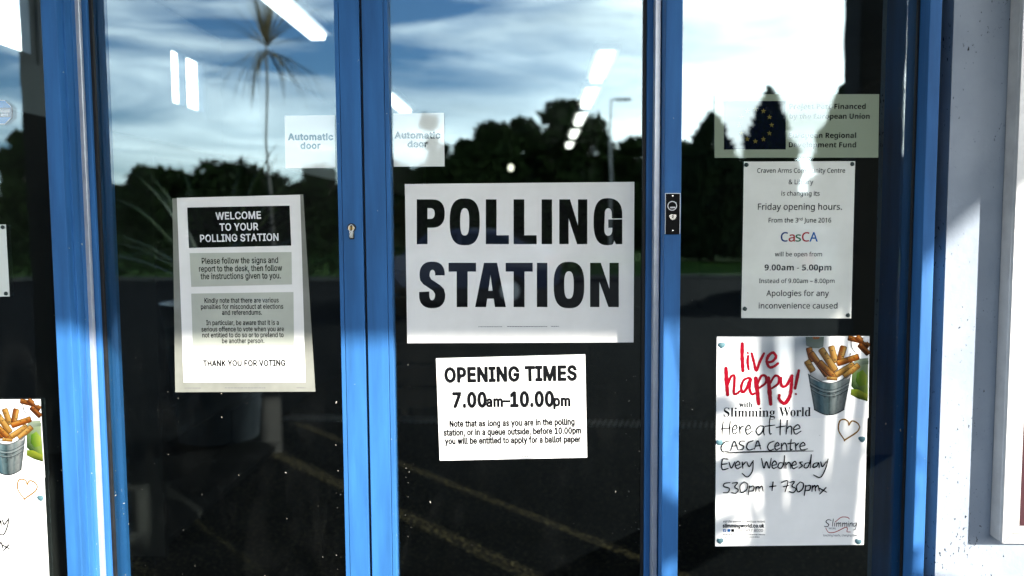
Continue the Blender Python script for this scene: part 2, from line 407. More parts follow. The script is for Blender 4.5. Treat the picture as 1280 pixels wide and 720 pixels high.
FONTS = {
'G': {
' ': '369|',
',': '369|133,140 136,0 -103,-375 -92,0',
'.': '369|153,-2 -29,19 -20,29 -7,35 7,34 20,29 29,20 34,6 35,-6 29,-20 20,-29 6,-34 -6,-35 -20,-29 -29,-19 -35,-7',
'0': '891|342,2 -87,45 -69,75 -51,101 -31,126 -10,150 10,150 32,127 51,102 69,74 87,46 103,15 102,-15 87,-46 69,-74 51,-102 31,-127 11,-150 -11,-150 -31,-126 -50,-101 -69,-75 -87,-45 -103,-15|513,109 57,36 46,58 33,80 20,99 7,117 -7,119 -20,99 -33,80 -46,58 -57,36 -67,12 -69,-12 -57,-36 -45,-58 -33,-80 -20,-99 -7,-119 7,-117 20,-99 33,-80 45,-58 57,-36 69,-12',
'1': '891|150,107 618,0 0,-107 -618,0|542,0 -125,0 0,881 -6,0 -242,-178 0,136 221,161 152,0',
'2': '891|126,93 334,357 95,105 56,87 19,88 -7,50 -18,43 -30,34 -38,26 -97,20 -55,-6 -46,-17 -38,-29 -28,-38 -18,-47 -5,-55 -121,0 10,85 30,73 49,61 63,46 76,28 85,9 85,-9 74,-28 62,-44 47,-57 29,-67 10,-76 -20,-108 -69,-116 -135,-155 -225,-234 0,-8 465,0 0,-111 -639,0',
'3': '891|341,-5 -80,24 -69,40 -54,54 -36,67 -16,79 129,0 11,-48 23,-40 33,-32 43,-23 105,-18 111,21 44,27 33,37 22,46 7,56 -6,52 -20,49 -33,41 -48,32 -64,21 -81,7 -87,0 0,101 258,293 0,8 -429,0 0,111 595,0 0,-95 -317,-358 0,21 103,-1 88,-25 71,-44 52,-61 33,-72 10,-80 -11,-83 -33,-72 -52,-60 -69,-46 -84,-28 -95,-9',
'4': '891|78,311 407,689 126,0 -398,-674 0,-7 599,0 0,-112 -734,0|554,238 0,49 0,337 120,0 0,-624 -120,0',
'5': '891|350,-5 -75,27 -63,42 -49,54 -33,65 -13,73 123,0 10,-43 21,-38 70,-57 94,-20 57,7 51,22 42,33 32,45 21,53 6,61 -7,61 -21,55 -33,45 -43,35 -52,22 -60,7 -99,-16 -77,-45 -120,14 57,503 531,0 0,-111 -424,0 -33,-296 5,0 81,46 102,17 66,-7 61,-18 54,-30 46,-40 38,-50 29,-57 18,-64 5,-69 -10,-92 -33,-80 -51,-68 -67,-51 -81,-33 -91,-10',
'6': '891|357,-3 -77,32 -65,50 -49,67 -31,81 -10,91 8,74 24,78 113,199 226,331 137,0 -336,-487 -11,0 38,52 61,38 77,14 85,-9 74,-29 60,-46 46,-62 28,-75 9,-87 -10,-88 -31,-78 -49,-65 -65,-50 -77,-31 -87,-10|500,102 48,21 39,33 31,43 19,52 7,58 -7,59 -19,51 -31,43 -39,32 -48,21 -55,6 -55,-6 -48,-20 -40,-32 -31,-43 -19,-50 -6,-59 6,-59 19,-52 31,-44 40,-33 48,-21 55,-7',
'7': '891|636,881 0,8 -514,0 0,111 646,0 0,-118 -444,-882 -133,0',
'8': '891|350,-4 -84,26 -68,43 -52,56 -33,68 -11,77 6,61 20,57 30,49 41,41 47,30 54,16 0,5 -66,29 -52,51 -33,67 -11,76 10,72 30,64 47,54 62,41 74,26 84,8 83,-8 74,-26 61,-41 47,-54 30,-64 10,-72 -11,-76 -33,-67 -51,-51 -64,-29 0,-5 52,-16 47,-30 40,-41 31,-49 20,-57 7,-61 -11,-77 -33,-68 -52,-56 -69,-43 -83,-26 -95,-9|507,102 53,16 43,27 32,35 20,43 7,49 -7,53 -21,46 -34,38 -44,29 -52,18 -59,6 -60,-6 -52,-18 -44,-29 -34,-38 -21,-46 -7,-53 6,-49 20,-43 32,-35 44,-27 53,-16 63,-5|539,590 37,26 28,34 18,41 6,47 -6,47 -17,41 -28,33 -36,25 -96,20 -96,-20 -37,-25 -28,-33 -17,-41 -6,-47 6,-47 17,-41 28,-34 37,-26 96,-21',
'9': '891|532,1003 78,-32 64,-50 49,-67 31,-81 10,-91 -8,-74 -23,-78 -114,-199 -225,-331 -138,0 337,487 11,0 -39,-52 -60,-38 -77,-14 -85,9 -74,29 -60,46 -46,62 -29,75 -9,87 10,89 31,78 50,64 64,50 77,31 87,10|390,898 -48,-21 -40,-33 -30,-43 -19,-52 -7,-58 7,-59 19,-51 30,-43 40,-32 48,-21 54,-6 55,6 49,20 40,32 30,43 19,51 7,58 -7,59 -19,52 -30,44 -40,33 -48,21 -56,7',
'A': '943|396,1000 147,0 367,-1000 -133,0 -213,595 -45,137 -63,208 26,0 -64,-211 -44,-134 -207,-595 -135,0|216,391 511,0 0,-112 -511,0',
'C': '1003|403,2 -108,47 -90,76 -68,102 -43,125 -15,147 15,148 43,126 68,102 90,76 108,47 123,15 143,-22 64,-27 57,-38 50,-47 40,-57 30,-64 20,-73 -127,0 -38,91 -63,66 -82,41 -94,13 -88,-12 -77,-34 -65,-57 -50,-78 -32,-98 -11,-118 11,-117 32,-98 50,-77 65,-57 78,-34 87,-12 94,14 82,40 63,67 38,90 127,0 -19,-72 -30,-65 -41,-56 -49,-48 -57,-37 -65,-28 -69,-17 -74,-5',
'E': '823|118,1000 614,0 0,-112 -487,0 0,-326 454,0 0,-112 -454,0 0,-338 493,0 0,-112 -620,0',
'F': '806|118,1000 608,0 0,-112 -481,0 0,-341 436,0 0,-112 -436,0 0,-435 -127,0',
'G': '1023|403,2 -109,47 -90,76 -68,102 -43,126 -14,146 14,148 43,126 67,102 90,76 107,47 121,15 76,-5 72,-18 66,-29 58,-39 49,-48 41,-56 30,-63 19,-70 -130,0 -41,88 -61,66 -80,43 -99,14 -85,-12 -76,-34 -65,-57 -49,-78 -32,-98 -11,-118 11,-117 32,-97 50,-78 66,-57 78,-34 88,-12 80,9 70,27 57,43 44,59 27,72 9,84 39,-7 -298,0 0,112 384,0 0,-110 -14,-115 -40,-99 -63,-82 -83,-60 -99,-38 -113,-12',
'H': '1016|118,1000 127,0 0,-432 526,0 0,432 127,0 0,-1000 -127,0 0,456 -526,0 0,-456 -127,0',
'I': '591|61,112 171,0 0,776 -171,0 0,112 469,0 0,-112 -171,0 0,-776 171,0 0,-112 -469,0',
'K': '917|205,425 68,88 70,83 73,81 299,323 166,0 -427,-458 -6,1 -243,-257|118,1000 127,0 0,-343 -1,-215 1,-62 0,-380 -127,0|369,509 79,99 434,-608 -150,0',
'L': '772|118,1000 127,0 0,-888 465,0 0,-112 -592,0',
'M': '1235|118,1000 180,0 247,-632 20,-56 23,-71 24,-76 20,-69 -28,0 21,66 24,76 23,73 21,57 243,632 180,0 0,-1000 -125,0 0,572 1,71 1,82 2,87 2,87 11,0 -30,-94 -31,-92 -28,-80 -23,-61 -224,-572 -110,0 -227,572 -22,59 -28,79 -31,91 -34,98 14,0 2,-81 2,-87 1,-85 1,-74 0,-572 -122,0',
'N': '1029|118,1000 150,0 406,-641 39,-63 49,-86 51,-102 -17,-3 -8,108 -3,96 -1,74 0,617 127,0 0,-1000 -151,0 -363,570 -48,80 -58,99 -80,140 23,3 6,-138 4,-109 2,-73 0,-572 -128,0',
'O': '1048|403,2 -107,47 -90,76 -69,102 -43,125 -15,147 15,148 43,126 69,102 90,76 107,47 122,15 122,-15 107,-47 90,-76 68,-102 43,-126 14,-148 -14,-147 -43,-125 -68,-102 -90,-76 -107,-47 -122,-15|610,115 77,34 65,56 51,78 32,99 11,117 -11,119 -32,99 -51,78 -65,56 -77,34 -85,11 -86,-11 -77,-35 -65,-56 -51,-78 -32,-98 -11,-119 11,-117 32,-98 51,-78 65,-56 77,-35 86,-11',
'P': '874|118,1000 344,0 106,-10 85,-32 66,-49 47,-64 28,-76 9,-86 -9,-85 -28,-76 -47,-65 -66,-50 -85,-31 -106,-11 -247,0 0,112 242,0 71,6 56,20 42,32 29,42 17,50 5,56 -5,57 -17,49 -29,42 -42,31 -57,20 -71,7 -211,0 0,-889 -127,0',
'R': '883|118,1000 346,0 105,-10 86,-30 66,-47 46,-62 28,-74 10,-85 -10,-85 -28,-73 -46,-61 -67,-46 -85,-29 -105,-9 -275,0 0,112 270,0 71,6 55,17 42,29 29,38 17,46 6,55 -6,56 -17,48 -29,39 -42,29 -56,18 -71,7 -213,0 0,-889 -127,0|452,450 143,0 246,-450 -147,0',
'S': '878|338,-9 -87,27 -72,43 -53,57 -36,70 -15,80 130,0 12,-52 26,-44 37,-33 47,-24 113,-18 64,5 58,16 48,27 38,36 23,43 8,50 -6,43 -20,35 -71,50 -101,35 -120,33 -110,42 -82,56 -50,73 -17,91 11,79 34,69 54,56 69,43 83,26 93,8 94,-8 81,-27 68,-42 52,-54 34,-65 13,-74 -125,0 -21,67 -48,50 -68,31 -84,10 -60,-5 -53,-16 -44,-25 -32,-33 -20,-39 -7,-45 8,-46 23,-36 76,-50 84,-29 102,-28 93,-31 93,-51 71,-79 20,-52 7,-64 -11,-77 -32,-70 -53,-59 -71,-45 -90,-29 -106,-9',
'T': '882|62,1000 757,0 0,-112 -314,0 0,-888 -126,0 0,888 -317,0',
'U': '1017|398,-5 -95,35 -78,55 -59,72 -36,86 -12,97 0,660 126,0 0,-650 8,-68 25,-60 38,-50 53,-38 65,-25 76,-8 76,8 65,25 52,38 38,50 24,60 8,68 0,650 127,0 0,-660 -12,-97 -37,-86 -58,-72 -78,-55 -95,-35 -110,-11',
'V': '943|32,1000 134,0 212,-595 45,-135 64,-210 -26,0 64,211 44,134 207,595 134,0 -364,-1000 -145,0',
'W': '1349|32,1000 130,0 159,-615 24,-99 22,-102 20,-106 -15,0 21,106 22,102 25,99 162,615 144,0 161,-615 26,-99 23,-102 21,-106 -17,0 21,106 22,102 25,99 158,615 130,0 -274,-1000 -147,0 -172,635 -32,134 -31,165 27,0 -29,-158 -33,-141 -172,-635 -148,0',
'Y': '928|400,409 -368,591 147,0 199,-323 59,-103 54,-121 -51,0 54,123 57,101 198,323 146,0 -368,-591 0,-409 -127,0',
'a': '765|247,-10 -61,20 -52,32 -40,46 -26,56 -8,68 6,58 19,46 29,36 38,28 94,34 104,18 109,14 62,16 16,15 5,24 0,4 -18,78 -53,50 -86,17 -92,-16 -62,-43 -34,-53 -116,34 31,61 42,47 51,35 56,23 120,18 89,-10 92,-38 40,-33 32,-45 21,-60 7,-76 0,-494 -118,0 0,102 -8,0 -41,-54 -72,-46 -109,-19|397,96 51,19 40,30 30,38 18,43 6,45 0,102 -32,-15 -55,-12 -61,-9 -49,-7 -81,-18 -61,-38 -17,-30 -5,-38 19,-64 55,-39 80,-14',
'b': '834|389,-10 -50,17 -68,54 -39,54 -12,0 0,-115 -117,0 0,1000 120,0 0,-372 9,0 38,52 67,53 50,17 63,6 88,-12 77,-35 64,-57 48,-77 30,-94 10,-110 -10,-110 -30,-95 -48,-77 -63,-57 -77,-36 -88,-12|497,101 52,28 42,43 30,57 18,68 6,75 -6,75 -18,66 -30,56 -41,43 -53,27 -64,9 -64,-8 -52,-27 -41,-41 -30,-55 -18,-67 -7,-78 7,-78 18,-68 30,-56 42,-42 52,-27 63,-9',
'c': '778|312,-4 -82,36 -69,58 -51,77 -32,94 -11,107 11,110 32,94 51,77 69,58 82,37 95,12 104,-15 89,-41 68,-67 43,-89 -116,-29 -24,53 -40,43 -55,28 -69,9 -67,-9 -55,-29 -42,-45 -30,-57 -18,-67 -6,-73 6,-71 18,-66 30,-57 42,-44 55,-29 67,-10 70,10 55,29 41,44 25,56 115,-29 -42,-91 -69,-68 -90,-43 -105,-15',
'd': '834|296,-4 -77,36 -64,57 -48,77 -30,95 -10,110 10,110 31,94 48,77 64,57 77,35 88,12 63,-6 49,-17 68,-53 37,-52 9,0 0,372 120,0 0,-1000 -116,0 0,115 -12,0 -39,-54 -68,-54 -50,-17 -62,-6|465,101 52,27 42,42 30,56 18,68 6,78 -6,78 -18,67 -30,55 -41,41 -53,27 -63,8 -65,-9 -53,-27 -41,-43 -30,-56 -18,-66 -6,-75 6,-75 18,-68 30,-57 42,-43 53,-28 64,-9',
'e': '794|316,-4 -86,36 -69,58 -52,77 -31,93 -11,107 11,108 31,94 50,78 67,59 82,37 95,13 119,-21 56,-26 50,-39 42,-51 32,-65 21,-79 7,-94 0,-48 -583,0 0,101 517,0 -55,-37 -6,70 -18,61 -29,50 -40,39 -51,24 -62,8 -62,-8 -53,-25 -43,-38 -31,-48 -19,-56 -6,-59 0,-66 7,-76 21,-64 34,-51 46,-37 56,-23 64,-7 82,13 62,39 40,64 116,-28 -23,-55 -35,-47 -47,-39 -57,-29 -65,-19 -73,-6',
'f': '499|448,643 -435,0 0,103 435,0|158,848 8,59 22,48 34,38 44,27 102,22 69,-6 40,-12 -30,-103 -25,7 -39,4 -47,-7 -33,-21 -18,-34 -6,-47 0,-823 -121,0',
'g': '836|330,-291 -67,17 -101,58 -63,80 100,56 40,-50 64,-43 104,-18 82,11 66,32 43,56 14,81 0,145 -10,0 -39,-52 -67,-51 -50,-16 -63,-6 -85,11 -77,32 -64,53 -49,72 -31,91 -10,108 10,108 31,93 49,75 64,57 77,35 87,12 63,-6 50,-17 68,-53 39,-53 10,0 0,119 117,0 0,-763 -11,-89 -32,-71 -52,-53 -66,-37 -78,-22 -86,-7|466,124 52,24 41,38 31,52 18,64 6,77 -6,75 -18,65 -30,54 -41,41 -53,26 -63,8 -65,-9 -53,-27 -42,-42 -30,-54 -18,-65 -6,-72 6,-74 19,-64 30,-53 42,-39 53,-25 64,-8',
'h': '806|223,0 -120,0 0,1000 120,0 0,-435 -22,0 42,88 56,59 69,33 79,11 71,-8 62,-24 51,-39 39,-54 24,-71 8,-88 0,-472 -120,0 0,462 -11,78 -34,58 -54,37 -70,12 -51,-6 -46,-17 -38,-29 -30,-39 -18,-50 -7,-60',
'i': '328|103,746 120,0 0,-746 -120,0|133,876 -27,18 -19,25 -6,31 6,31 19,25 27,18 31,6 33,-6 27,-18 18,-25 6,-31 -6,-31 -18,-25 -27,-18 -33,-6',
'k': '748|216,416 21,0 322,330 149,0 -346,-354 -14,0 -132,-124|103,1000 120,0 0,-1000 -120,0|291,365 85,85 356,-450 -154,0',
'l': '372|198,6 -53,34 -31,53 -11,73 0,834 120,0 0,-806 13,-72 19,-15 32,-5 28,1 19,4 21,-102 -37,-7 -44,-3',
'm': '1199|103,746 117,0 1,-165 -10,0 20,54 29,45 78,59 93,20 75,-12 59,-38 42,-57 24,-73 -17,0 19,52 30,43 85,63 110,22 63,-7 56,-21 48,-36 38,-49 24,-65 8,-80 0,-501 -121,0 0,499 -11,69 -34,47 -49,26 -57,9 -47,-6 -40,-15 -57,-59 -20,-84 0,-486 -120,0 0,511 -10,56 -32,44 -47,29 -58,10 -82,-21 -35,-25 -28,-36 -18,-45 -6,-55 0,-468 -120,0',
'n': '805|223,0 -120,0 0,746 116,0 1,-181 -19,0 42,88 56,59 69,33 79,11 71,-8 62,-24 51,-39 38,-54 25,-71 8,-88 0,-472 -120,0 0,462 -11,78 -34,58 -54,37 -70,12 -51,-6 -46,-17 -38,-29 -30,-39 -18,-50 -7,-60',
'o': '816|312,-4 -82,36 -69,58 -51,77 -32,94 -11,107 11,110 32,94 51,77 69,58 82,37 95,12 97,-12 83,-37 68,-58 51,-77 32,-94 11,-110 -11,-107 -32,-94 -51,-77 -68,-58 -83,-36 -97,-12|476,101 55,29 43,44 30,57 18,66 6,71 -6,73 -18,66 -30,58 -43,45 -55,29 -69,9 -67,-9 -55,-29 -42,-45 -30,-57 -18,-67 -6,-73 6,-71 18,-66 30,-57 42,-44 55,-29 67,-10',
'p': '834|103,746 117,0 0,-118 12,0 38,52 67,53 50,17 63,6 88,-12 77,-35 64,-57 48,-77 30,-94 10,-110 -10,-110 -30,-95 -48,-77 -63,-57 -77,-36 -88,-12 -62,6 -50,17 -68,54 -39,54 -9,0 0,-396 -120,0|497,101 52,28 42,43 30,57 18,68 6,75 -6,75 -18,66 -30,56 -41,43 -53,27 -64,9 -64,-8 -52,-27 -41,-41 -30,-55 -18,-67 -7,-78 7,-78 18,-68 30,-56 42,-42 52,-27 63,-9',
'q': '834|611,-281 0,396 -9,0 -38,-54 -68,-54 -50,-17 -62,-6 -88,12 -77,36 -64,57 -48,77 -30,95 -10,110 10,110 31,94 48,77 64,57 77,35 88,12 63,-6 49,-17 68,-53 38,-52 12,0 0,118 116,0 0,-1027|465,101 52,27 42,42 30,56 18,68 6,78 -6,78 -18,67 -30,55 -41,41 -53,27 -63,8 -65,-9 -53,-27 -41,-43 -30,-56 -18,-66 -6,-75 6,-75 18,-68 30,-57 42,-43 53,-28 64,-9',
'r': '509|103,746 116,0 0,-115 8,0 28,51 45,40 55,26 64,8 32,0 28,-2 0,-120 -27,4 -45,2 -50,-5 -44,-17 -37,-26 -29,-35 -18,-42 -6,-49 0,-466 -120,0',
's': '717|285,-10 -65,17 -54,28 -45,39 -32,51 -19,60 115,24 22,-53 37,-38 50,-21 62,-8 70,9 55,24 34,37 12,43 -7,36 -21,29 -34,22 -48,16 -124,29 -88,31 -63,44 -38,58 -12,71 9,61 27,53 42,43 56,33 67,21 75,7 71,-6 60,-18 49,-28 40,-37 49,-97 -110,-25 -19,40 -31,35 -46,25 -63,9 -61,-8 -50,-23 -33,-35 -11,-43 8,-38 23,-29 94,-40 113,-27 89,-30 62,-44 37,-57 12,-71 -9,-62 -28,-54 -44,-46 -59,-34 -72,-22 -81,-7',
't': '447|401,643 -388,0 0,103 388,0|248,926 0,-734 5,-42 14,-30 27,-16 41,-6 29,2 33,5 22,-102 -42,-8 -46,-3 -86,12 -64,38 -40,60 -13,81 0,743',
'u': '806|288,-2 -62,23 -51,39 -39,55 -25,71 -8,87 0,473 120,0 0,-463 12,-77 34,-59 54,-36 70,-12 51,5 46,18 38,29 29,39 19,50 6,60 0,446 120,0 0,-746 -116,0 0,181 18,0 -42,-89 -57,-59 -68,-32 -79,-11',
'v': '765|34,746 132,0 159,-441 42,-134 37,-130 -42,0 37,130 41,134 159,441 131,0 -285,-746 -126,0',
'w': '1115|44,746 127,0 91,-326 40,-152 42,-187 -20,0 41,184 40,155 90,326 127,0 89,-326 39,-153 41,-186 -22,0 43,185 40,154 92,326 126,0 -226,-746 -120,0 -97,338 -28,104 -28,109 -27,113 27,0 -27,-113 -28,-109 -29,-104 -96,-338 -121,0',
'y': '765|121,-168 19,-4 64,-3 52,30 40,75 23,67 -285,749 132,0 159,-441 42,-135 37,-129 -43,0 37,130 42,134 160,441 130,0 -329,-860 -54,-96 -73,-57 -94,-18 -53,4 -34,9',
'–': '687|687,369 -687,0 0,112 687,0',
},
'H': {
' ': '364|',
'&': '1025|260,4 -100,53 -64,87 -22,117 15,97 43,75 69,63 89,59 -83,107 -29,63 -10,72 17,92 52,69 82,43 107,14 100,-14 77,-42 49,-68 16,-91 -14,-82 -43,-68 -64,-59 -79,-53 270,-261 60,100 38,123 125,0 -56,-167 -39,-72 -48,-62 204,-199 -166,0 -122,118 -70,-54 -77,-42 -90,-27 -108,-9|511,701 26,46 9,53 -8,46 -25,36 -40,25 -51,8 -54,-8 -42,-23 -28,-37 -9,-49 6,-48 20,-45 77,-94|477,103 71,22 107,70 -291,283 -118,-91 -32,-54 -11,-68 13,-70 39,-54 60,-34 79,-12',
'-': '451|56,430 339,0 0,-109 -339,0',
'.': '375|126,3 -19,29 -6,44 6,44 19,28 60,21 63,-21 19,-28 7,-44 -7,-44 -19,-29 -63,-23',
'0': '801|252,20 -103,103 -60,163 -20,215 8,151 25,127 42,101 63,74 85,46 107,15 147,-33 104,-102 62,-162 20,-217 -8,-149 -25,-127 -44,-102 -63,-75 -84,-47 -109,-15|495,116 65,77 36,128 12,180 -12,179 -36,128 -65,77 -96,25 -97,-25 -63,-77 -35,-128 -12,-179 12,-180 35,-128 63,-76 97,-26',
'1': '801|377,699 1,97 4,75 -40,-37 -46,-40 -107,-87 -64,83 270,210 102,0 0,-1000 -120,0',
'2': '801|67,102 262,265 128,134 78,116 20,59 7,65 -13,73 -36,52 -57,32 -71,11 -68,-6 -60,-19 -113,-70 -66,82 136,84 81,25 90,9 126,-18 95,-53 61,-84 21,-111 -8,-76 -25,-70 -89,-136 -135,-142 -208,-206 0,-6 505,0 0,-112 -661,0',
'3': '801|192,-2 -129,43 0,114 136,-48 140,-17 116,13 78,39 45,63 14,82 -18,81 -55,54 -89,31 -118,11 -96,0 0,105 98,0 108,13 79,38 47,61 16,77 -12,64 -37,48 -57,30 -76,10 -75,-6 -63,-17 -114,-61 -61,84 132,73 85,23 95,8 137,-18 96,-52 57,-80 19,-98 -14,-90 -42,-70 -65,-50 -86,-29 0,-6 105,-26 74,-50 45,-71 14,-90 -10,-82 -30,-72 -52,-61 -74,-45 -96,-29 -121,-9',
'5': '801|202,0 -114,41 0,116 123,-48 138,-18 100,13 78,40 51,67 17,96 -15,86 -45,64 -78,40 -112,13 -90,-7 -81,-14 -62,39 38,472 501,0 0,-112 -396,0 -24,-290 65,10 89,5 138,-19 107,-58 69,-92 22,-125 -24,-139 -74,-105 -119,-67 -157,-22',
'6': '801|327,-2 -82,36 -69,60 -53,85 -35,111 -11,137 19,212 27,100 42,89 59,77 80,59 103,37 128,13 65,-3 58,-10 0,-105 -56,13 -64,4 -89,-8 -72,-24 -58,-38 -44,-50 -32,-61 -22,-68 -21,-156 9,0 38,46 51,38 66,25 81,9 118,-20 92,-59 60,-96 20,-129 -21,-140 -65,-106 -101,-68 -131,-22|496,104 63,42 41,73 13,103 -12,86 -36,65 -60,42 -85,14 -61,-6 -54,-21 -43,-31 -33,-38 -20,-43 -7,-44 23,-120 30,-54 42,-44 53,-29 66,-9',
'8': '801|261,4 -106,53 -65,85 -21,113 7,64 21,55 77,87 102,61 -67,47 -57,55 -38,68 -13,84 10,71 29,58 46,47 60,34 72,21 81,7 120,-15 96,-47 63,-75 21,-102 -7,-57 -19,-49 -69,-79 -96,-61 112,-66 81,-86 23,-54 7,-64 -22,-113 -67,-86 -104,-56 -135,-18|527,651 38,52 12,67 -12,62 -37,45 -57,28 -73,10 -70,-10 -57,-28 -37,-45 -13,-62 6,-47 19,-40 66,-59 93,-47|491,96 66,36 40,56 14,70 -15,66 -43,55 -67,45 -85,40 -23,8 -81,-42 -60,-48 -36,-58 -12,-70 13,-67 39,-55 66,-36 94,-12',
'9': '801|204,-11 -61,11 0,105 123,-18 90,8 72,24 57,38 44,50 33,59 22,69 20,155 -9,0 -37,-44 -52,-38 -66,-25 -83,-9 -116,20 -92,59 -59,95 -20,128 10,98 30,83 48,67 63,49 78,31 90,10 91,-12 82,-36 69,-61 52,-85 34,-110 11,-137 -19,-212 -26,-100 -42,-89 -60,-77 -80,-59 -103,-37 -129,-13|446,477 54,21 44,31 32,38 21,43 7,44 -24,119 -30,54 -42,44 -53,30 -66,9 -79,-14 -63,-43 -41,-73 -14,-102 12,-86 35,-66 59,-42 86,-13',
'A': '895|391,1004 113,0 390,-1004 -131,0 -120,310 -397,0 -119,-310 -127,0|605,422 -112,302 -14,41 -19,61 -15,48 -22,-85 -21,-65 -113,-302',
'C': '885|405,2 -115,47 -90,76 -63,103 -39,127 -13,146 14,143 42,124 68,103 95,78 119,49 143,16 148,-15 128,-44 -51,-106 -103,38 -124,16 -143,-27 -110,-80 -69,-128 -24,-168 22,-167 65,-128 107,-81 151,-27 125,11 115,28 0,-109 -116,-31 -142,-10',
'F': '727|136,1000 559,0 0,-111 -433,0 0,-354 406,0 0,-111 -406,0 0,-424 -126,0',
'I': '475|56,73 118,26 0,800 -118,28 0,73 361,0 0,-73 -117,-28 0,-800 117,-26 0,-73 -361,0',
'J': '382|-64,-261 -45,13 0,107 47,-10 54,-4 66,14 51,49 20,98 0,994 126,0 0,-985 -18,-125 -54,-87 -83,-52 -106,-17',
'L': '734|136,1000 126,0 0,-888 437,0 0,-112 -563,0',
'a': '786|208,-1 -76,41 -51,69 -17,100 22,99 67,74 112,47 159,19 128,4 0,45 -10,80 -31,50 -49,28 -66,9 -112,-18 -99,-40 -38,93 116,45 140,19 120,-15 83,-45 50,-78 16,-114 0,-511 -89,0 -24,106 -6,0 -50,-53 -53,-38 -64,-22 -85,-7|416,99 71,39 48,67 15,95 0,67 -110,-4 -119,-14 -75,-31 -41,-47 -13,-64 10,-54 28,-38 44,-22 55,-8',
'b': '861|395,-6 -64,24 -51,36 -38,41 -10,0 -25,-95 -88,0 0,1064 123,0 0,-259 -2,-89 -5,-65 7,0 38,44 51,36 64,24 80,8 126,-24 99,-73 63,-121 21,-170 -21,-169 -64,-122 -99,-73 -125,-25|545,107 62,55 37,91 13,124 -23,158 -67,94 -113,32 -101,-17 -64,-52 -35,-87 -12,-125 0,-6 12,-122 34,-90 65,-55 104,-19',
'c': '672|326,-4 -83,31 -69,51 -53,75 -33,97 -11,121 12,126 34,100 55,75 71,52 84,31 96,10 110,-12 87,-29 -38,-102 -78,24 -84,11 -123,-32 -74,-94 -25,-158 14,-120 40,-88 67,-55 94,-18 108,13 86,31 0,-109 -83,-31 -110,-10',
'd': '861|259,10 -98,73 -63,122 -21,169 21,170 64,122 98,74 127,25 79,-8 63,-25 90,-78 8,0 -4,54 -4,57 0,299 123,0 0,-1064 -99,0 -18,101 -6,0 -39,-44 -51,-37 -64,-26 -80,-8|506,105 66,48 36,82 12,115 0,23 -11,123 -35,92 -66,56 -105,18 -87,-19 -62,-60 -37,-92 -13,-120 13,-119 37,-90 63,-55 88,-19',
'e': '790|338,-3 -88,32 -73,55 -54,75 -35,96 -11,115 10,114 31,97 50,78 67,58 81,36 93,12 90,-11 76,-31 61,-51 45,-68 28,-82 9,-96 0,-74 -514,0 18,-113 48,-81 74,-50 100,-17 127,13 114,39 0,-108 -114,-37 -133,-12|590,450 -11,86 -33,68 -57,45 -81,15 -79,-14 -61,-43 -41,-68 -20,-89',
'f': '482|153,655 -132,0 0,58 132,42 0,43 16,125 48,85 77,47 102,16 82,-7 64,-18 -32,-96 -52,14 -60,7 -54,-11 -38,-31 -23,-53 -7,-76 0,-49 189,0 0,-96 -189,0 0,-655 -123,0',
'g': '861|256,-324 -120,35 0,114 125,-44 152,-15 86,14 66,43 42,67 13,88 0,29 2,48 3,44 -6,0 -96,-85 -136,-28 -130,26 -98,76 -61,123 -21,163 21,161 61,124 97,79 129,27 71,-7 63,-21 55,-36 46,-50 7,0 17,100 98,0 0,-764 -20,-141 -62,-101 -104,-61 -150,-20|503,102 67,46 39,79 13,118 0,29 -13,132 -40,89 -69,49 -98,17 -83,-19 -63,-56 -39,-91 -13,-122 13,-123 39,-90 62,-55 87,-18',
'h': '866|119,1064 123,0 0,-312 -7,-105 9,0 43,50 55,37 65,22 71,7 120,-16 85,-49 52,-85 17,-124 0,-489 -122,0 0,480 -18,101 -56,60 -94,20 -106,-18 -67,-53 -35,-86 -12,-116 0,-388 -123,0',
'i': '361|130,895 -16,24 -5,35 5,35 16,24 52,19 50,-19 16,-24 6,-35 -6,-35 -16,-24 -50,-20|119,751 123,0 0,-751 -123,0',
'l': '361|119,1064 123,0 0,-1064 -123,0',
'm': '1310|119,751 99,0 19,-103 7,0 41,52 53,36 62,22 65,7 146,-32 84,-94 7,0 44,56 59,39 67,23 71,8 111,-17 79,-48 47,-86 16,-125 0,-489 -122,0 0,483 -17,99 -51,59 -84,20 -94,-16 -63,-47 -35,-77 -12,-106 0,-415 -121,0 0,483 -17,99 -52,59 -85,20 -96,-17 -61,-53 -33,-85 -11,-117 0,-389 -123,0',
'n': '866|119,751 99,0 19,-103 7,0 43,52 58,36 66,22 69,7 118,-17 85,-48 52,-86 17,-125 0,-489 -122,0 0,480 -18,101 -56,60 -94,20 -105,-17 -67,-53 -36,-85 -12,-117 0,-389 -123,0',
'o': '847|328,-3 -84,35 -69,56 -53,77 -34,96 -11,116 23,165 71,122 111,75 144,26 96,-12 84,-34 69,-55 53,-76 33,-96 11,-115 -24,-166 -71,-123 -111,-76 -144,-26|523,108 68,58 40,92 13,119 -13,118 -40,90 -69,57 -99,19 -99,-19 -68,-57 -39,-90 -13,-118 14,-119 39,-92 68,-58 99,-20',
'p': '861|119,751 101,0 17,-103 5,0 39,46 50,37 63,25 82,9 125,-24 99,-73 63,-121 21,-170 -21,-169 -63,-123 -99,-74 -126,-25 -80,8 -64,25 -89,76 -8,0 5,-60 3,-63 0,-308 -123,0|519,98 50,28 39,45 27,58 22,149 -13,116 -37,90 -63,58 -90,19 -98,-16 -64,-48 -36,-82 -14,-114 0,-24 12,-123 34,-91 65,-56 104,-19',
'r': '578|119,751 101,0 14,-138 5,0 42,58 52,49 63,34 73,11 46,-2 42,-7 -15,-113 -40,7 -41,3 -56,-8 -52,-24 -45,-38 -36,-50 -22,-62 -8,-70 0,-401 -123,0',
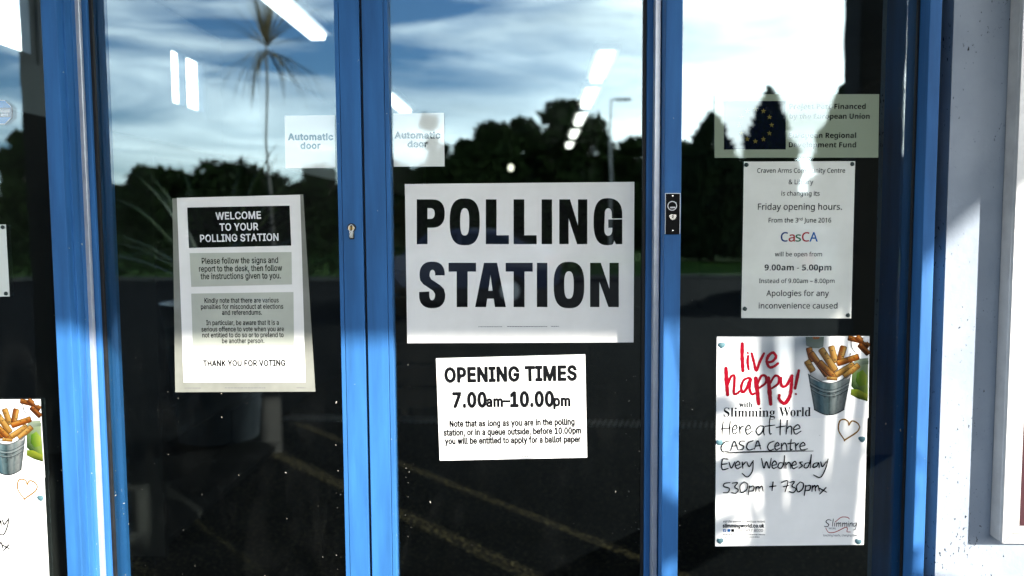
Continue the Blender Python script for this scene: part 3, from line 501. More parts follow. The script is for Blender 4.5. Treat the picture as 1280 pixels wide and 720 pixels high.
's': '671|173,-1 -100,35 0,112 108,-42 130,-19 81,8 55,23 31,35 11,45 -16,50 -55,45 -114,51 -125,56 -80,67 -21,45 -7,56 20,84 58,63 90,39 114,13 128,-14 111,-37 -42,-98 -99,34 -106,14 -67,-6 -49,-19 -30,-29 -10,-37 18,-53 61,-42 114,-48 122,-55 77,-68 20,-45 7,-55 -20,-96 -61,-69 -96,-42 -123,-14',
't': '506|240,6 -45,28 -35,43 -23,61 -8,80 0,437 -107,0 0,59 108,49 49,160 73,0 0,-172 217,0 0,-96 -217,0 0,-434 8,-59 25,-42 38,-25 47,-8 57,5 48,10 0,-94 -56,-16 -70,-6',
'u': '866|265,2 -86,49 -51,85 -17,123 0,492 124,0 0,-483 19,-100 55,-60 93,-20 106,18 67,52 36,86 12,116 0,391 123,0 0,-751 -100,0 -19,99 -5,0 -44,-51 -57,-35 -67,-20 -70,-7',
'v': '711|0,751 132,0 159,-443 24,-69 23,-72 14,-58 5,0 16,59 24,73 23,67 160,443 131,0 -285,-751 -142,0',
'w': '1101|15,752 128,0 103,-400 30,-122 20,-103 5,0 13,59 18,74 20,69 133,423 134,0 129,-423 30,-104 20,-96 6,0 19,96 31,127 105,400 126,0 -208,-751 -145,0 -128,423 -32,113 -20,86 -6,0 -18,-86 -32,-114 -135,-422 -140,0',
'y': '714|59,-333 -44,8 0,98 38,-5 45,-3 58,9 46,27 35,42 28,55 39,99 -303,754 132,0 163,-427 37,-108 26,-97 5,0 26,92 39,114 152,426 133,0 -323,-855 -45,-95 -57,-74 -74,-47 -97,-16',
},
'B': {
' ': '364|',
'-': '451|56,430 339,0 0,-109 -339,0',
'.': '375|126,3 -19,29 -6,44 6,44 19,28 60,21 63,-21 19,-28 7,-44 -7,-44 -19,-29 -63,-23',
'0': '801|243,20 -109,103 -63,162 -21,215 9,151 25,126 45,102 66,75 89,46 115,15 156,-34 109,-101 64,-163 21,-217 -8,-150 -26,-126 -45,-101 -66,-75 -89,-47 -116,-15|466,178 42,64 24,107 7,151 -7,150 -24,108 -42,65 -67,22 -67,-22 -42,-65 -22,-108 -7,-150 7,-150 22,-107 42,-65 67,-21',
'5': '801|190,0 -121,41 0,182 124,-46 138,-19 82,10 61,29 37,49 13,71 -22,84 -67,50 -111,17 -82,-8 -70,-15 -84,45 38,510 542,0 0,-179 -357,0 -18,-196 51,9 76,5 86,-9 77,-26 64,-43 48,-60 31,-75 11,-91 -26,-145 -75,-111 -125,-70 -173,-23',
'9': '801|181,-12 -66,8 0,169 59,-10 61,-4 111,10 82,30 58,48 38,62 22,76 10,87 -8,0 -78,-83 -60,-25 -84,-9 -115,21 -89,62 -58,100 -19,134 23,145 69,110 108,69 140,23 97,-12 88,-35 74,-59 58,-85 36,-110 13,-137 -13,-170 -44,-160 -38,-71 -50,-62 -65,-52 -80,-39 -96,-25 -116,-8|467,531 54,52 20,65 -17,91 -51,74 -37,22 -47,7 -56,-11 -44,-31 -30,-55 -10,-78 9,-65 25,-50 42,-32 60,-10',
'D': '1036|126,1000 314,0 146,-14 126,-42 103,-69 76,-96 48,-121 16,-148 -36,-222 -107,-160 -173,-96 -230,-32 -283,0|429,175 170,37 102,109 34,183 -18,145 -55,100 -89,58 -122,19 -113,0 0,-651',
'E': '784|126,1000 576,0 0,-174 -364,0 0,-220 338,0 0,-173 -338,0 0,-258 364,0 0,-175 -576,0',
'F': '769|126,1000 573,0 0,-174 -364,0 0,-257 339,0 0,-174 -339,0 0,-395 -209,0',
'P': '880|126,1000 319,0 168,-21 115,-62 66,-99 23,-130 -10,-85 -27,-78 -48,-69 -73,-54 -100,-35 -130,-11 -91,0 0,-356 -212,0|408,529 80,9 62,27 39,47 13,69 -18,81 -56,48 -94,16 -96,0 0,-297',
'R': '924|126,1000 291,0 178,-19 124,-55 73,-94 25,-132 -7,-64 -19,-55 -69,-87 -92,-58 294,-436 -235,0 -238,384 -113,0 0,-384 -212,0|406,556 90,9 61,26 34,43 11,61 -12,61 -36,40 -62,23 -90,7 -64,0 0,-270',
'U': '1059|350,11 -127,77 -78,117 -26,151 0,644 212,0 0,-612 12,-105 38,-69 63,-38 87,-12 89,14 61,40 36,71 11,100 0,611 212,0 0,-647 -12,-99 -34,-88 -57,-75 -80,-57 -104,-36 -128,-12',
'a': '846|202,1 -76,45 -50,75 -17,107 21,106 64,74 107,45 150,19 133,4 0,34 -8,52 -24,36 -38,21 -49,7 -110,-16 -106,-40 -69,141 137,51 156,18 136,-17 100,-49 61,-85 21,-119 0,-510 -146,0 -40,104 -6,0 -50,-54 -54,-36 -64,-21 -85,-7|436,149 51,30 35,48 12,64 0,63 -82,-2 -85,-11 -55,-26 -29,-39 -10,-49 7,-41 21,-27 73,-20',
'b': '887|454,-6 -57,22 -79,68 -14,0 -35,-84 -160,0 0,1064 209,0 0,-247 -3,-86 -5,-66 8,0 36,44 47,37 59,24 75,9 117,-25 92,-75 60,-124 20,-171 -21,-173 -61,-124 -94,-76 -119,-25|528,170 45,45 28,73 10,99 -10,98 -29,70 -45,43 -59,14 -69,-13 -45,-37 -26,-64 -10,-90 0,-23 8,-98 25,-72 46,-45 74,-15',
'c': '720|269,10 -113,71 -70,121 -23,176 12,127 36,101 57,77 75,54 91,31 104,11 137,-16 101,-36 -61,-161 -92,32 -85,13 -90,-26 -54,-77 -18,-128 11,-100 32,-70 51,-41 68,-14 117,18 98,48 0,-178 -100,-44 -133,-13',
'd': '887|236,11 -92,75 -61,124 -20,171 20,172 61,125 94,76 119,25 75,-8 61,-25 48,-36 36,-43 7,0 -10,65 -5,87 0,245 208,0 0,-1064 -159,0 -41,99 -8,0 -36,-44 -47,-36 -60,-25 -74,-8|498,165 48,39 27,64 10,89 0,23 -9,98 -26,72 -49,45 -77,14 -62,-15 -46,-44 -30,-73 -9,-99 9,-98 30,-71 47,-42 63,-14',
'e': '828|347,-3 -95,32 -79,53 -60,76 -37,98 -13,121 11,123 35,100 54,78 72,56 88,34 101,11 142,-23 109,-68 69,-109 24,-148 0,-100 -493,0 14,-79 38,-60 59,-38 79,-13 134,15 125,46 0,-161 -118,-42 -151,-13|571,469 -9,64 -27,52 -45,34 -64,11 -55,-10 -45,-29 -32,-50 -15,-72',
'g': '887|244,-326 -135,35 0,166 146,-44 153,-14 89,19 54,58 18,96 0,16 2,49 3,44 -5,0 -43,-51 -51,-35 -58,-20 -65,-7 -121,26 -92,78 -57,125 -19,166 20,167 58,126 94,78 122,27 126,-28 95,-84 6,0 17,98 176,0 0,-766 -24,-145 -72,-105 -120,-64 -166,-21|495,161 49,34 29,63 10,96 0,26 -10,105 -28,71 -50,40 -72,13 -82,-25 -49,-77 -16,-129 17,-127 50,-76 83,-25',
'h': '920|109,1064 209,0 0,-217 -4,-108 -6,-72 11,0 42,50 52,35 61,20 67,7 112,-17 87,-50 56,-86 19,-127 0,-499 -209,0 0,447 -13,92 -41,55 -69,18 -79,-16 -50,-49 -27,-79 -9,-108 0,-360 -209,0',
'i': '427|170,866 -36,16 -25,32 -8,48 8,50 25,31 80,21 80,-21 25,-31 9,-50 -9,-48 -25,-32 -80,-22|109,765 209,0 0,-765 -209,0',
'j': '427|170,866 -36,16 -25,32 -8,48 8,50 25,31 80,21 80,-21 25,-31 9,-50 -9,-48 -25,-32 -80,-22|-26,-331 -64,12 0,164 48,-10 50,-3 39,6 33,18 22,35 7,57 0,817 209,0 0,-848 -7,-67 -20,-60 -35,-52 -51,-40 -69,-26 -88,-8',
'l': '427|109,1064 209,0 0,-1064 -209,0',
'm': '1375|109,765 160,0 28,-98 11,0 42,50 54,35 62,20 65,7 78,-7 65,-21 51,-34 38,-50 19,0 41,50 56,35 63,20 65,7 114,-17 83,-50 50,-86 16,-127 0,-499 -208,0 0,447 -13,92 -38,55 -64,18 -71,-15 -47,-44 -26,-72 -9,-97 0,-384 -209,0 0,447 -12,92 -39,55 -63,18 -74,-16 -46,-49 -25,-79 -8,-108 0,-360 -209,0',
'n': '920|109,765 160,0 28,-98 11,0 43,50 57,35 66,20 69,7 111,-17 87,-50 56,-86 18,-127 0,-499 -209,0 0,447 -7,72 -22,52 -38,31 -56,10 -80,-16 -50,-49 -26,-79 -9,-108 0,-360 -209,0',
'o': '867|331,-2 -89,34 -75,57 -56,78 -36,99 -12,118 25,168 74,124 118,77 156,26 101,-12 89,-35 74,-56 56,-77 36,-98 12,-117 -25,-169 -75,-125 -118,-78 -155,-26|505,169 49,43 28,72 9,100 -9,99 -28,71 -49,42 -72,15 -71,-15 -49,-42 -28,-71 -9,-99 9,-100 28,-72 49,-43 72,-15',
'p': '887|109,765 170,0 29,-100 10,0 83,80 59,25 75,9 117,-25 92,-75 60,-124 20,-171 -21,-172 -62,-124 -94,-77 -118,-25 -74,8 -57,22 -80,68 -11,0 11,-112 0,-308 -209,0|533,170 43,45 26,73 9,99 -16,125 -48,75 -79,25 -69,-13 -45,-37 -26,-64 -10,-90 0,-23 8,-98 25,-72 46,-45 74,-15',
'r': '636|109,765 159,0 30,-129 10,0 40,54 53,47 63,31 72,11 37,-2 33,-4 -15,-196 -29,5 -33,2 -102,-19 -44,-25 -35,-36 -23,-50 -7,-65 0,-389 -209,0',
't': '608|249,8 -49,31 -37,47 -23,66 -8,87 0,369 -100,0 0,88 115,70 60,161 133,0 0,-162 215,0 0,-157 -215,0 0,-369 7,-37 19,-28 29,-16 36,-5 68,7 64,16 0,-155 -83,-25 -109,-10',
'u': '920|266,3 -87,50 -55,86 -19,127 0,499 209,0 0,-447 7,-72 22,-51 38,-32 56,-10 80,16 50,49 26,79 9,108 0,360 209,0 0,-765 -160,0 -28,98 -11,0 -43,-51 -57,-34 -66,-20 -69,-7',
'v': '797|0,765 218,0 148,-436 20,-81 9,-76 6,0 30,157 147,436 219,0 -291,-765 -215,0',
'y': '797|93,-333 -45,8 0,165 37,-5 45,-3 59,10 46,30 33,44 23,52 13,38 -304,759 228,0 145,-430 16,-64 9,-69 4,0 12,69 17,64 142,430 224,0 -324,-863 -53,-104 -73,-75 -90,-44 -103,-15',
},
'S': {
' ': '383|',
'S': '857|94,347 43,0 45,-140 63,-98 83,-57 104,-20 75,12 57,35 36,52 12,65 -29,88 -89,67 -137,68 -111,66 -77,70 -45,79 -15,95 10,83 28,72 46,59 60,44 72,27 81,10 98,-11 115,-29 21,-5 18,-3 30,12 16,36 41,0 0,-323 -37,0 -26,77 -37,67 -47,55 -53,42 -58,26 -61,8 -67,-10 -52,-29 -33,-46 -11,-56 9,-53 29,-43 113,-74 142,-66 141,-87 43,-48 28,-51 21,-121 -11,-88 -34,-77 -54,-63 -73,-47 -90,-29 -105,-10 -74,5 -72,18 -60,20 -30,6 -34,-12 -18,-39 -40,0',
'W': '1342|71,863 -38,75 -27,18 -40,7 0,37 431,0 0,-37 -68,-15 -16,-18 -5,-29 16,-82 166,-483 171,438 -33,102 -18,43 -23,24 -84,20 0,37 462,0 0,-37 -77,-15 -25,-44 13,-56 165,-484 146,447 18,81 -6,33 -18,20 -76,18 0,37 265,0 0,-37 -37,-13 -28,-25 -42,-92 -284,-857 -39,0 -247,702 -276,-702 -42,0',
'a': '755|474,3 -34,74 -108,-72 -123,-24 -68,11 -53,33 -33,51 -11,63 24,88 71,72 122,61 176,57 0,112 -7,54 -20,37 -35,22 -51,7 -71,-12 -24,-35 20,-39 21,-56 -7,-36 -22,-28 -32,-18 -39,-6 -41,7 -31,20 -19,32 -7,41 9,49 27,43 43,37 57,28 69,17 78,6 135,-14 88,-43 49,-74 16,-106 0,-325 4,-50 21,-12 36,16 19,-31 -77,-61 -87,-21|382,90 55,49 0,233 -99,-39 -59,-63 -19,-86 18,-83 54,-27',
'c': '645|262,-11 -72,35 -61,54 -46,71 -30,85 -10,95 11,101 34,90 53,75 69,57 82,36 91,13 95,-12 71,-34 45,-52 15,-65 -6,-37 -18,-28 -29,-19 -37,-6 -66,26 -22,76 1,24 2,22 -16,42 -46,14 -70,-27 -42,-80 -14,-133 14,-142 41,-103 64,-62 83,-21 76,19 72,55 29,-25 -126,-116 -157,-39',
'd': '813|234,-11 -64,34 -53,53 -40,70 -26,83 -8,94 9,106 27,92 43,76 56,56 68,35 74,11 94,-21 76,-63 0,266 -6,38 -18,26 -80,20 0,35 315,0 0,-835 12,-76 22,-18 41,-11 0,-36 -131,-12 -155,-34 0,108 -77,-81 -106,-27|410,69 33,22 28,33 19,43 0,364 -12,34 -25,27 -71,25 -58,-18 -38,-50 -21,-88 -7,-125 6,-121 21,-87 36,-49 55,-17',
'e': '661|257,-11 -71,34 -60,54 -45,73 -29,90 -9,105 10,97 30,86 47,71 61,54 73,35 81,11 114,-21 87,-63 56,-101 19,-133 0,-17 -364,0 21,-150 61,-91 99,-30 82,24 73,72 32,-30 -125,-136 -162,-45|442,422 0,50 -18,136 -27,33 -43,11 -74,-51 -25,-154 0,-25',
'g': '718|195,-298 -90,31 -56,47 -18,56 30,63 89,45 -74,54 -24,68 10,52 31,44 53,41 78,39 -131,88 -44,136 9,65 29,57 46,46 59,36 72,22 81,7 85,-8 82,-23 184,0 0,-80 -108,0 39,-67 13,-74 -8,-61 -26,-54 -40,-45 -53,-33 -63,-21 -72,-7 -34,1 -33,2 -64,-22 -19,-23 -7,-28 22,-36 67,-12 75,0 184,-20 57,-24 38,-36 22,-48 7,-61 -24,-95 -71,-72 -117,-45 -161,-15|390,285 28,35 15,59 5,84 -5,85 -15,58 -28,34 -45,12 -44,-12 -29,-34 -16,-58 -5,-85 5,-84 16,-59 29,-35 44,-12|478,-243 75,37 25,61 -8,33 -23,21 -97,16 -238,0 -38,-38 -13,-46 12,-37 35,-31 59,-21 86,-7',
'h': '836|40,35 59,21 16,66 0,754 -15,66 -22,17 -37,7 0,34 283,0 0,-414 94,85 116,28 106,-26 64,-78 22,-130 0,-343 14,-65 22,-16 36,-6 0,-35 -354,0 0,35 10,0 47,22 15,65 0,354 -13,90 -21,22 -37,8 -64,-20 -57,-60 0,-394 14,-65 22,-16 35,-6 0,-35 -355,0',
'i': '435|178,803 -36,24 -23,35 -8,44 8,43 23,36 36,25 43,8 44,-8 35,-25 24,-36 8,-43 -8,-44 -25,-35 -35,-24 -43,-8|40,35 60,21 15,66 0,431 -12,72 -59,20 2,36 280,0 0,-559 13,-64 56,-23 0,-35 -355,0',
'l': '438|40,35 60,21 15,66 0,751 -12,69 -20,16 -39,7 0,35 282,0 0,-878 13,-64 56,-23 0,-35 -355,0',
'm': '1217|40,35 59,21 16,66 0,434 -15,67 -22,17 -37,6 0,35 281,0 0,-100 91,89 108,29 121,-31 62,-94 96,94 117,31 105,-26 63,-78 21,-130 0,-343 14,-65 21,-16 36,-6 0,-35 -348,0 0,35 35,7 21,16 15,64 0,354 -14,90 -21,22 -36,8 -62,-19 -55,-56 0,-399 14,-64 21,-16 35,-7 0,-35 -344,0 0,35 35,7 21,16 15,64 0,354 -13,90 -21,22 -37,8 -64,-20 -52,-60 0,-394 13,-64 20,-15 34,-8 0,-35 -349,0',
'n': '836|40,35 59,21 16,66 0,434 -15,67 -22,17 -37,6 0,35 283,0 0,-94 93,84 117,28 106,-26 64,-78 22,-130 0,-343 14,-65 22,-16 36,-6 0,-35 -354,0 0,35 10,0 47,22 15,65 0,354 -13,90 -21,22 -37,8 -64,-20 -57,-60 0,-394 14,-65 22,-16 35,-6 0,-35 -355,0',
'o': '739|279,-10 -81,35 -66,56 -49,73 -31,87 -11,97 11,99 31,87 49,73 66,56 80,35 91,11 90,-11 79,-35 66,-54 50,-72 32,-88 10,-101 -10,-100 -32,-88 -50,-72 -65,-54 -79,-35 -90,-11|423,40 36,46 18,92 5,160 -6,161 -20,95 -35,47 -51,15 -54,-15 -34,-47 -19,-95 -6,-160 6,-160 19,-93 35,-46 53,-15',
'r': '631|40,35 60,21 15,66 0,431 -13,73 -58,19 2,36 274,0 0,-128 42,63 49,46 51,28 50,9 54,-8 39,-24 23,-36 8,-47 -7,-39 -18,-30 -30,-20 -37,-7 -57,19 -33,42 -40,22 -30,-10 -29,-31 -21,-47 -7,-61 0,-300 6,-41 16,-26 85,-20 0,-35 -394,0',
's': '633|267,-14 -77,27 -29,6 -30,-9 -19,-29 -34,0 0,251 39,0 28,-83 45,-63 56,-40 62,-14 49,7 35,19 22,31 8,39 -20,57 -60,45 -107,55 -68,41 -48,46 -28,52 -10,60 15,85 46,70 73,46 95,16 54,-7 73,-18 16,-4 15,-2 22,7 16,24 29,0 0,-214 -34,0 -29,70 -41,51 -49,32 -55,10 -41,-5 -31,-17 -19,-26 -6,-33 23,-59 69,-45 98,-49 65,-39 45,-44 26,-55 9,-70 -16,-95 -48,-73 -75,-47 -94,-15',
't': '501|195,-10 -50,33 -29,55 -10,78 0,456 -62,0 0,46 149,152 90,121 34,0 0,-250 139,0 0,-69 -139,0 0,-432 11,-69 16,-17 25,-6 47,19 37,57 35,-19 -88,-124 -129,-42',
'u': '823|201,-7 -58,45 -32,73 -11,101 0,332 -14,76 -22,19 -39,7 0,35 286,0 0,-519 20,-61 24,-17 33,-6 62,17 51,50 0,399 -16,78 -25,17 -44,7 0,35 295,0 0,-528 16,-67 64,-21 0,-37 -133,-13 -157,-37 0,110 -41,-46 -51,-35 -59,-22 -62,-7',
'v': '673|84,544 -35,73 -22,20 -33,8 0,36 366,0 0,-35 -18,0 -44,-10 -15,-30 3,-18 120,-320 112,287 11,42 -20,37 -62,12 0,35 223,0 0,-34 -36,-13 -24,-22 -39,-78 -220,-556 -38,0',
'w': '954|37,581 -24,44 -37,20 0,36 328,0 0,-36 -41,-10 -12,-29 3,-23 9,-28 103,-276 97,237 -22,68 -24,49 -48,14 0,34 340,0 0,-36 -45,-12 -15,-27 1,-15 3,-16 84,-265 102,252 11,43 -16,29 -52,13 0,34 196,0 0,-34 -45,-22 -29,-59 -236,-588 -34,0 -144,454 -183,-454 -39,0',
},
}
def wall_mat():
    m, t, out = new_mat('white_roughcast_render')
    b = N(t, 'ShaderNodeBsdfPrincipled', Roughness=0.9)
    b.inputs['Specular IOR Level'].default_value = 0.2
    q = t.nodes.new('ShaderNodeTexCoord')
    col, _ = noise_col(t, (0.26, 0.30, 0.35), (0.33, 0.37, 0.42), 5, 5)
    mpn = t.nodes.new('ShaderNodeMapping'); mpn.inputs['Scale'].default_value = (1.5, 1, 0.8); mpn.inputs['Rotation'].default_value = (0, R(25), 0)
    L(t, q.outputs['Object'], mpn.inputs[0])
    n = N(t, 'ShaderNodeTexNoise', Scale=125.0, Detail=4.0, Roughness=0.62)
    L(t, mpn.outputs[0], n.inputs['Vector'])
    n3 = N(t, 'ShaderNodeTexNoise', Scale=9.0, Detail=2.0)
    L(t, q.outputs['Object'], n3.inputs['Vector'])
    ad = N(t, 'ShaderNodeMath', operation='MULTIPLY_ADD'); ad.inputs[1].default_value = 0.28
    L(t, n3.outputs[0], ad.inputs[0]); L(t, n.outputs[0], ad.inputs[2])
    rp = t.nodes.new('ShaderNodeValToRGB'); rp.color_ramp.elements[0].position = 0.79; rp.color_ramp.elements[1].position = 0.83
    L(t, ad.outputs[0], rp.inputs[0])
    mx = N(t, 'ShaderNodeMix', data_type='RGBA')
    L(t, rp.outputs[0], mx.inputs['Factor']); L(t, col, mx.inputs['A']); mx.inputs['B'].default_value = (0.012, 0.014, 0.018, 1)
    L(t, mx.outputs['Result'], b.inputs['Base Color'])
    n4 = N(t, 'ShaderNodeTexNoise', Scale=60.0, Detail=6.0)
    L(t, q.outputs['Object'], n4.inputs['Vector'])
    bp = N(t, 'ShaderNodeBump', Strength=0.45, Distance=0.003)
    L(t, n4.outputs[0], bp.inputs['Height'])
    bp2 = N(t, 'ShaderNodeBump', Strength=0.6, Distance=-0.003)
    L(t, rp.outputs[0], bp2.inputs['Height']); L(t, bp.outputs[0], bp2.inputs['Normal'])
    L(t, bp2.outputs[0], b.inputs['Normal'])
    L(t, b.outputs[0], out.inputs[0])
    return m
M['render'] = wall_mat()

# ================================================================== the entrance
YL = 0.0        # front of the sliding door leaves
YG = 0.014      # front face of the leaf glazing
YJ = -0.070     # front of the fixed jambs and the mullion
YS = -0.026     # front face of the side window glazing
ZH = 2.46       # underside of the head rail
YW = -0.062     # front of the rendered wall

def cx(px, py, Y): return xat(px, py, Y)
xJL0, xJL1 = cx(67, 360, YJ), cx(86.5, 360, YJ)
xM0, xM1 = cx(830, 300, YJ), cx(851, 300, YJ)
xJR0, xJR1 = cx(1155, 250, YJ), cx(1170, 250, YJ)
xW0 = cx(1184.5, 250, YW)
xLr0, xLr1 = cx(423.3, 300, YL), cx(453.9, 300, YL)
xRl0, xRl1 = cx(457.2, 300, YL), cx(489, 300, YL)
xLl1 = cx(125, 400, YL)
xRr0 = cx(807.5, 300, YL)

# ---- ground and floors
def sheet(name, x0, x1, y0, y1, z, mat, kind='structure'):
    o = mesh_obj(name, [(x0, y0, z), (x1, y0, z), (x1, y1, z), (x0, y1, z)], [(0, 1, 2, 3)], mat)
    return tag(o, kind=kind)
sheet('ground', -700, 700, -900, 300, -0.03, M['lawn'])
sheet('forecourt', -40, 40, -22.0, -0.05, 0.0, M['asphalt'])
k = MB(); k.box(-40, 40, -22.15, -22.0, -0.05, 0.10, 0.01); tag(k.build('kerb', M['paving']), kind='structure')
sheet('interior_floor', -2.2, 3.2, -0.05, 14.0, 0.004, M['carpet'])
# parking bay lines
for i, x in enumerate((-7.6, -5.2, -2.8, -0.4, 2.0, 4.4)):
    pass

# ---- wall around the doors (a thing of its own)
wall = thing('entrance_wall', 'white roughcast rendered wall pitted with dark specks right of the blue door frame', 'wall', (xW0, YW, 0))
def wall_block(name, x0, x1, z0, z1, y0=YW, y1=0.24):
    w = MB(); w.box(x0, x1, y0, y1, z0, z1); return w.build(name, M['render'], wall)
wall_block('wall_pier', xW0, 1.48, -0.05, 3.9)
wall_block('wall_pier', 1.48, 1.72, -0.05, 3.9, y1=0.0)
for a_, c_ in ((1.90, 2.42), (2.56, 3.30), (3.52, 6.0)): wall_block('wall_pier', a_, c_, -0.05, 3.9, y1=0.0)
for a_, c_ in ((1.72, 1.90), (2.42, 2.56), (3.30, 3.52)):        # three unseen slots added to throw sun streaks onto the hall floor
    wall_block('wall_under_added_slot', a_, c_, -0.05, 0.35, y1=0.0); wall_block('wall_over_added_slot', a_, c_, 2.2, 3.9, y1=0.0)
    w_ = MB(); w_.box(a_, c_, -0.03, -0.024, 0.35, 2.2); w_.build('added_slot_pane', M['clear_glass'], wall)
wall_block('wall_end', -6.0, -1.92, -0.05, 3.9)
wall_block('wall_over_doors', -1.92, xW0, ZH + 0.16, 3.9)

# ---- fixed door frame
frame = thing('door_frame', 'fixed blue metal entrance frame with jambs and mullion around the sliding doors', 'door frame', (0, YJ, 0))
def upright(name, x0, x1, y0=YJ, y1=0.11, mat='blue', groove=True):
    b = MB(); b.box(x0, x1, y0, y1, 0.004, ZH, 0.0018); o = b.build(name, M[mat], frame); return o
jl = upright('jamb', xJL0, xJL1)
# the stepped return of the left jamb, running back to the sliding leaf
b = MB(); b.box(xJL1 - 0.03, xJL1 + 0.004, YJ + 0.018, YJ + 0.034, 0.004, ZH, 0.001); b.build('cover_strip', M['blue'], jl)
b = MB(); b.box(xJL1 - 0.03, xJL1 + 0.0015, YJ + 0.046, YJ + 0.060, 0.004, ZH, 0.001); b.build('cover_strip', M['blue'], jl)
jr = upright('jamb', xJR0, xJR1)
mu = upright('mullion', xM0, xM1)
b = MB(); b.box(xJL0 - 1.6, xJR1, YJ, 0.11, ZH, ZH + 0.15, 0.003); b.build('head_rail', M['blue'], frame)
# aluminium brush strips between jamb / mullion and the leaves
b = MB(); b.box(xJL1 - 0.004, xJL1 + 0.009, -0.012, -0.003, 0.004, ZH - 0.01, 0.001); b.build('brush_strip', M['alu'], frame)
xs = cx(816.5, 300, -0.02)
b = MB(); b.box(xs, xs + 0.010, -0.030, -0.003, 0.004, ZH - 0.01, 0.001); b.build('brush_strip', M['alu'], frame)
# dark joint between the right jamb and the wall
b = MB(); b.box(xJR1 - 0.002, xW0 + 0.004, 0.03, 0.12, 0.0, ZH + 0.15); b.build('sealant_joint', M['slot'], frame)

# ---- specks of dried dirt on the panes
random.seed(5)
def specks(parent, x0, x1, z0, z1, Y, n, edge=True):
    m = MB()
    for i in range(n):
        if edge and random.random() < 0.55:
            x = random.choice((x0, x1)) + random.choice((-1, 1)) * 0; x += (random.random() ** 2) * 0.03 * (1 if abs(x - x0) < 1e-6 else -1)
        else: x = random.uniform(x0, x1)
        z = z0 + (z1 - z0) * random.random() ** 1.7
        r = 0.0004 + 0.0011 * random.random() ** 5
        k_ = random.randint(4, 6); a0 = random.random() * 6
        el = random.uniform(1, 2.4); ta = random.uniform(0, 3.1)
        P = []
        for j in range(k_):
            a = a0 + j * 6.283 / k_; rr = r * random.uniform(.6, 1.2)
            u, v = rr * math.cos(a) * el, rr * math.sin(a)
            P.append((x + u * math.cos(ta) - v * math.sin(ta), z + u * math.sin(ta) + v * math.cos(ta)))
        m.add([(p[0], Y - 0.0006, p[1]) for p in P] + [(x, Y - 0.0016, z)], [(j, (j + 1) % k_, k_) for j in range(k_)])
    o = m.build('dirt_specks', M['speck'], parent); tag(o, kind='stuff'); return o

def pane(parent, x0, x1, z0, z1, Y):
    b = MB(); b.box(x0, x1, Y, Y + 0.006, z0, z1); return b.build('glass_pane', M['glass'], parent)
def gasket(parent, x0, x1, z0, z1, Y, w=0.006):
    """rubber bead framing a pane: four butted bars in one part"""
    b = MB(); p = 0.007
    b.box(x0, x0 + w, Y - p, Y, z0, z1, 0.001); b.box(x1 - w, x1, Y - p, Y, z0, z1, 0.001)
    b.box(x0 + w, x1 - w, Y - p, Y, z0, z0 + w, 0.001); b.box(x0 + w, x1 - w, Y - p, Y, z1 - w, z1, 0.001)
    return b.build('gasket', M['rubber'], parent)

# ---- two sliding leaves
def leaf(label, xa0, xa1, xb0, xb1, line_at):
    t = thing('sliding_door', label, 'door', ((xa0 + xb1) / 2, YL, 0.004))
    for (a, c) in ((xa0, xa1), (xb0, xb1)):
        b = MB(); b.box(a, c, YL, 0.046, 0.012, ZH - 0.012, 0.0012); o = b.build('stile', M['blue'], t)
    # narrow glazing bead set a hair back from the meeting stile
    b = MB(); b.box(xa1, xb0, YL, 0.046, 0.012, 0.15, 0.0012); b.build('rail', M['blue'], t)
    b = MB(); b.box(xa1, xb0, YL, 0.046, ZH - 0.11, ZH - 0.012, 0.0012); b.build('rail', M['blue'], t)
    pane(t, xa1 - 0.004, xb0 + 0.004, 0.146, ZH - 0.106, YG)
    gasket(t, xa1, xb0, 0.15, ZH - 0.11, YG)
    specks(t, xa1 + 0.008, xb0 - 0.008, 0.6, 1.3, YG, 150)
    return t
bead = 0.0085
doorL = leaf('sliding glass door left of the meeting stiles with welcome poster and key cylinder', xLl1 - 0.055, xLl1, xLr0 + bead, xLr1, 0)
doorR = leaf('sliding glass door carrying the big polling station poster', xRl0, xRl1 - bead, xRr0, xRr0 + 0.055, 0)
for d, x0, x1 in ((doorL, xLr0, xLr0 + bead - 0.0008), (doorR, xRl1 - bead + 0.0008, xRl1)):
    b = MB(); b.box(x0, x1, YL + 0.0004, 0.03, 0.15, ZH - 0.11, 0.0008); b.build('glazing_bead', M['blue'], d)
    # its shadow gap
b = MB(); b.box(xLr1 + 0.0005, xRl0 - 0.0005, 0.012, 0.04, 0.012, ZH - 0.012); b.build('meeting_seal', M['rubber'], doorR)
# key cylinder on the left leaf's meeting stile
pk = at(439.7, 285, YL)
b = MB()
rr = 4.4 * 1.55 / FPX; tw = 2.4 * 1.55 / FPX; tz = 11.5 * 1.55 / FPX
loop = [(pk[0] + rr * math.cos(a), pk[2] + rr * math.sin(a)) for a in np.linspace(R(-55), R(235), 26)]
loop += [(pk[0] - tw, pk[2] - tz), (pk[0] - tw * .7, pk[2] - tz - .0012), (pk[0] + tw * .7, pk[2] - tz - .0012), (pk[0] + tw, pk[2] - tz)]
b.prism(loop, 'y', YL - 0.0045, YL + 0.002); cyl = b.build('key_cylinder', M['chrome'], doorL)
sc = [(pk[0] + (p[0] - pk[0]) * 1.28, pk[2] - 0.004 + (p[1] - pk[2] + 0.004) * 1.2) for p in loop]
b = MB(); b.prism(sc, 'y', YL - 0.0012, YL + 0.002); b.build('cylinder_shadow', M['slot'], cyl)  # black outline standing in for the shadow around the cylinder
b = MB(); b.lathe([(0.0, 0), (rr * .66, 0), (rr * .7, .001)], 0, 0, 20)
b.v = [(pk[0] + x, YL - 0.0048 - z * .5, pk[2] + y) for x, y, z in b.v]; b.build('key_plug', M['brass'], cyl)
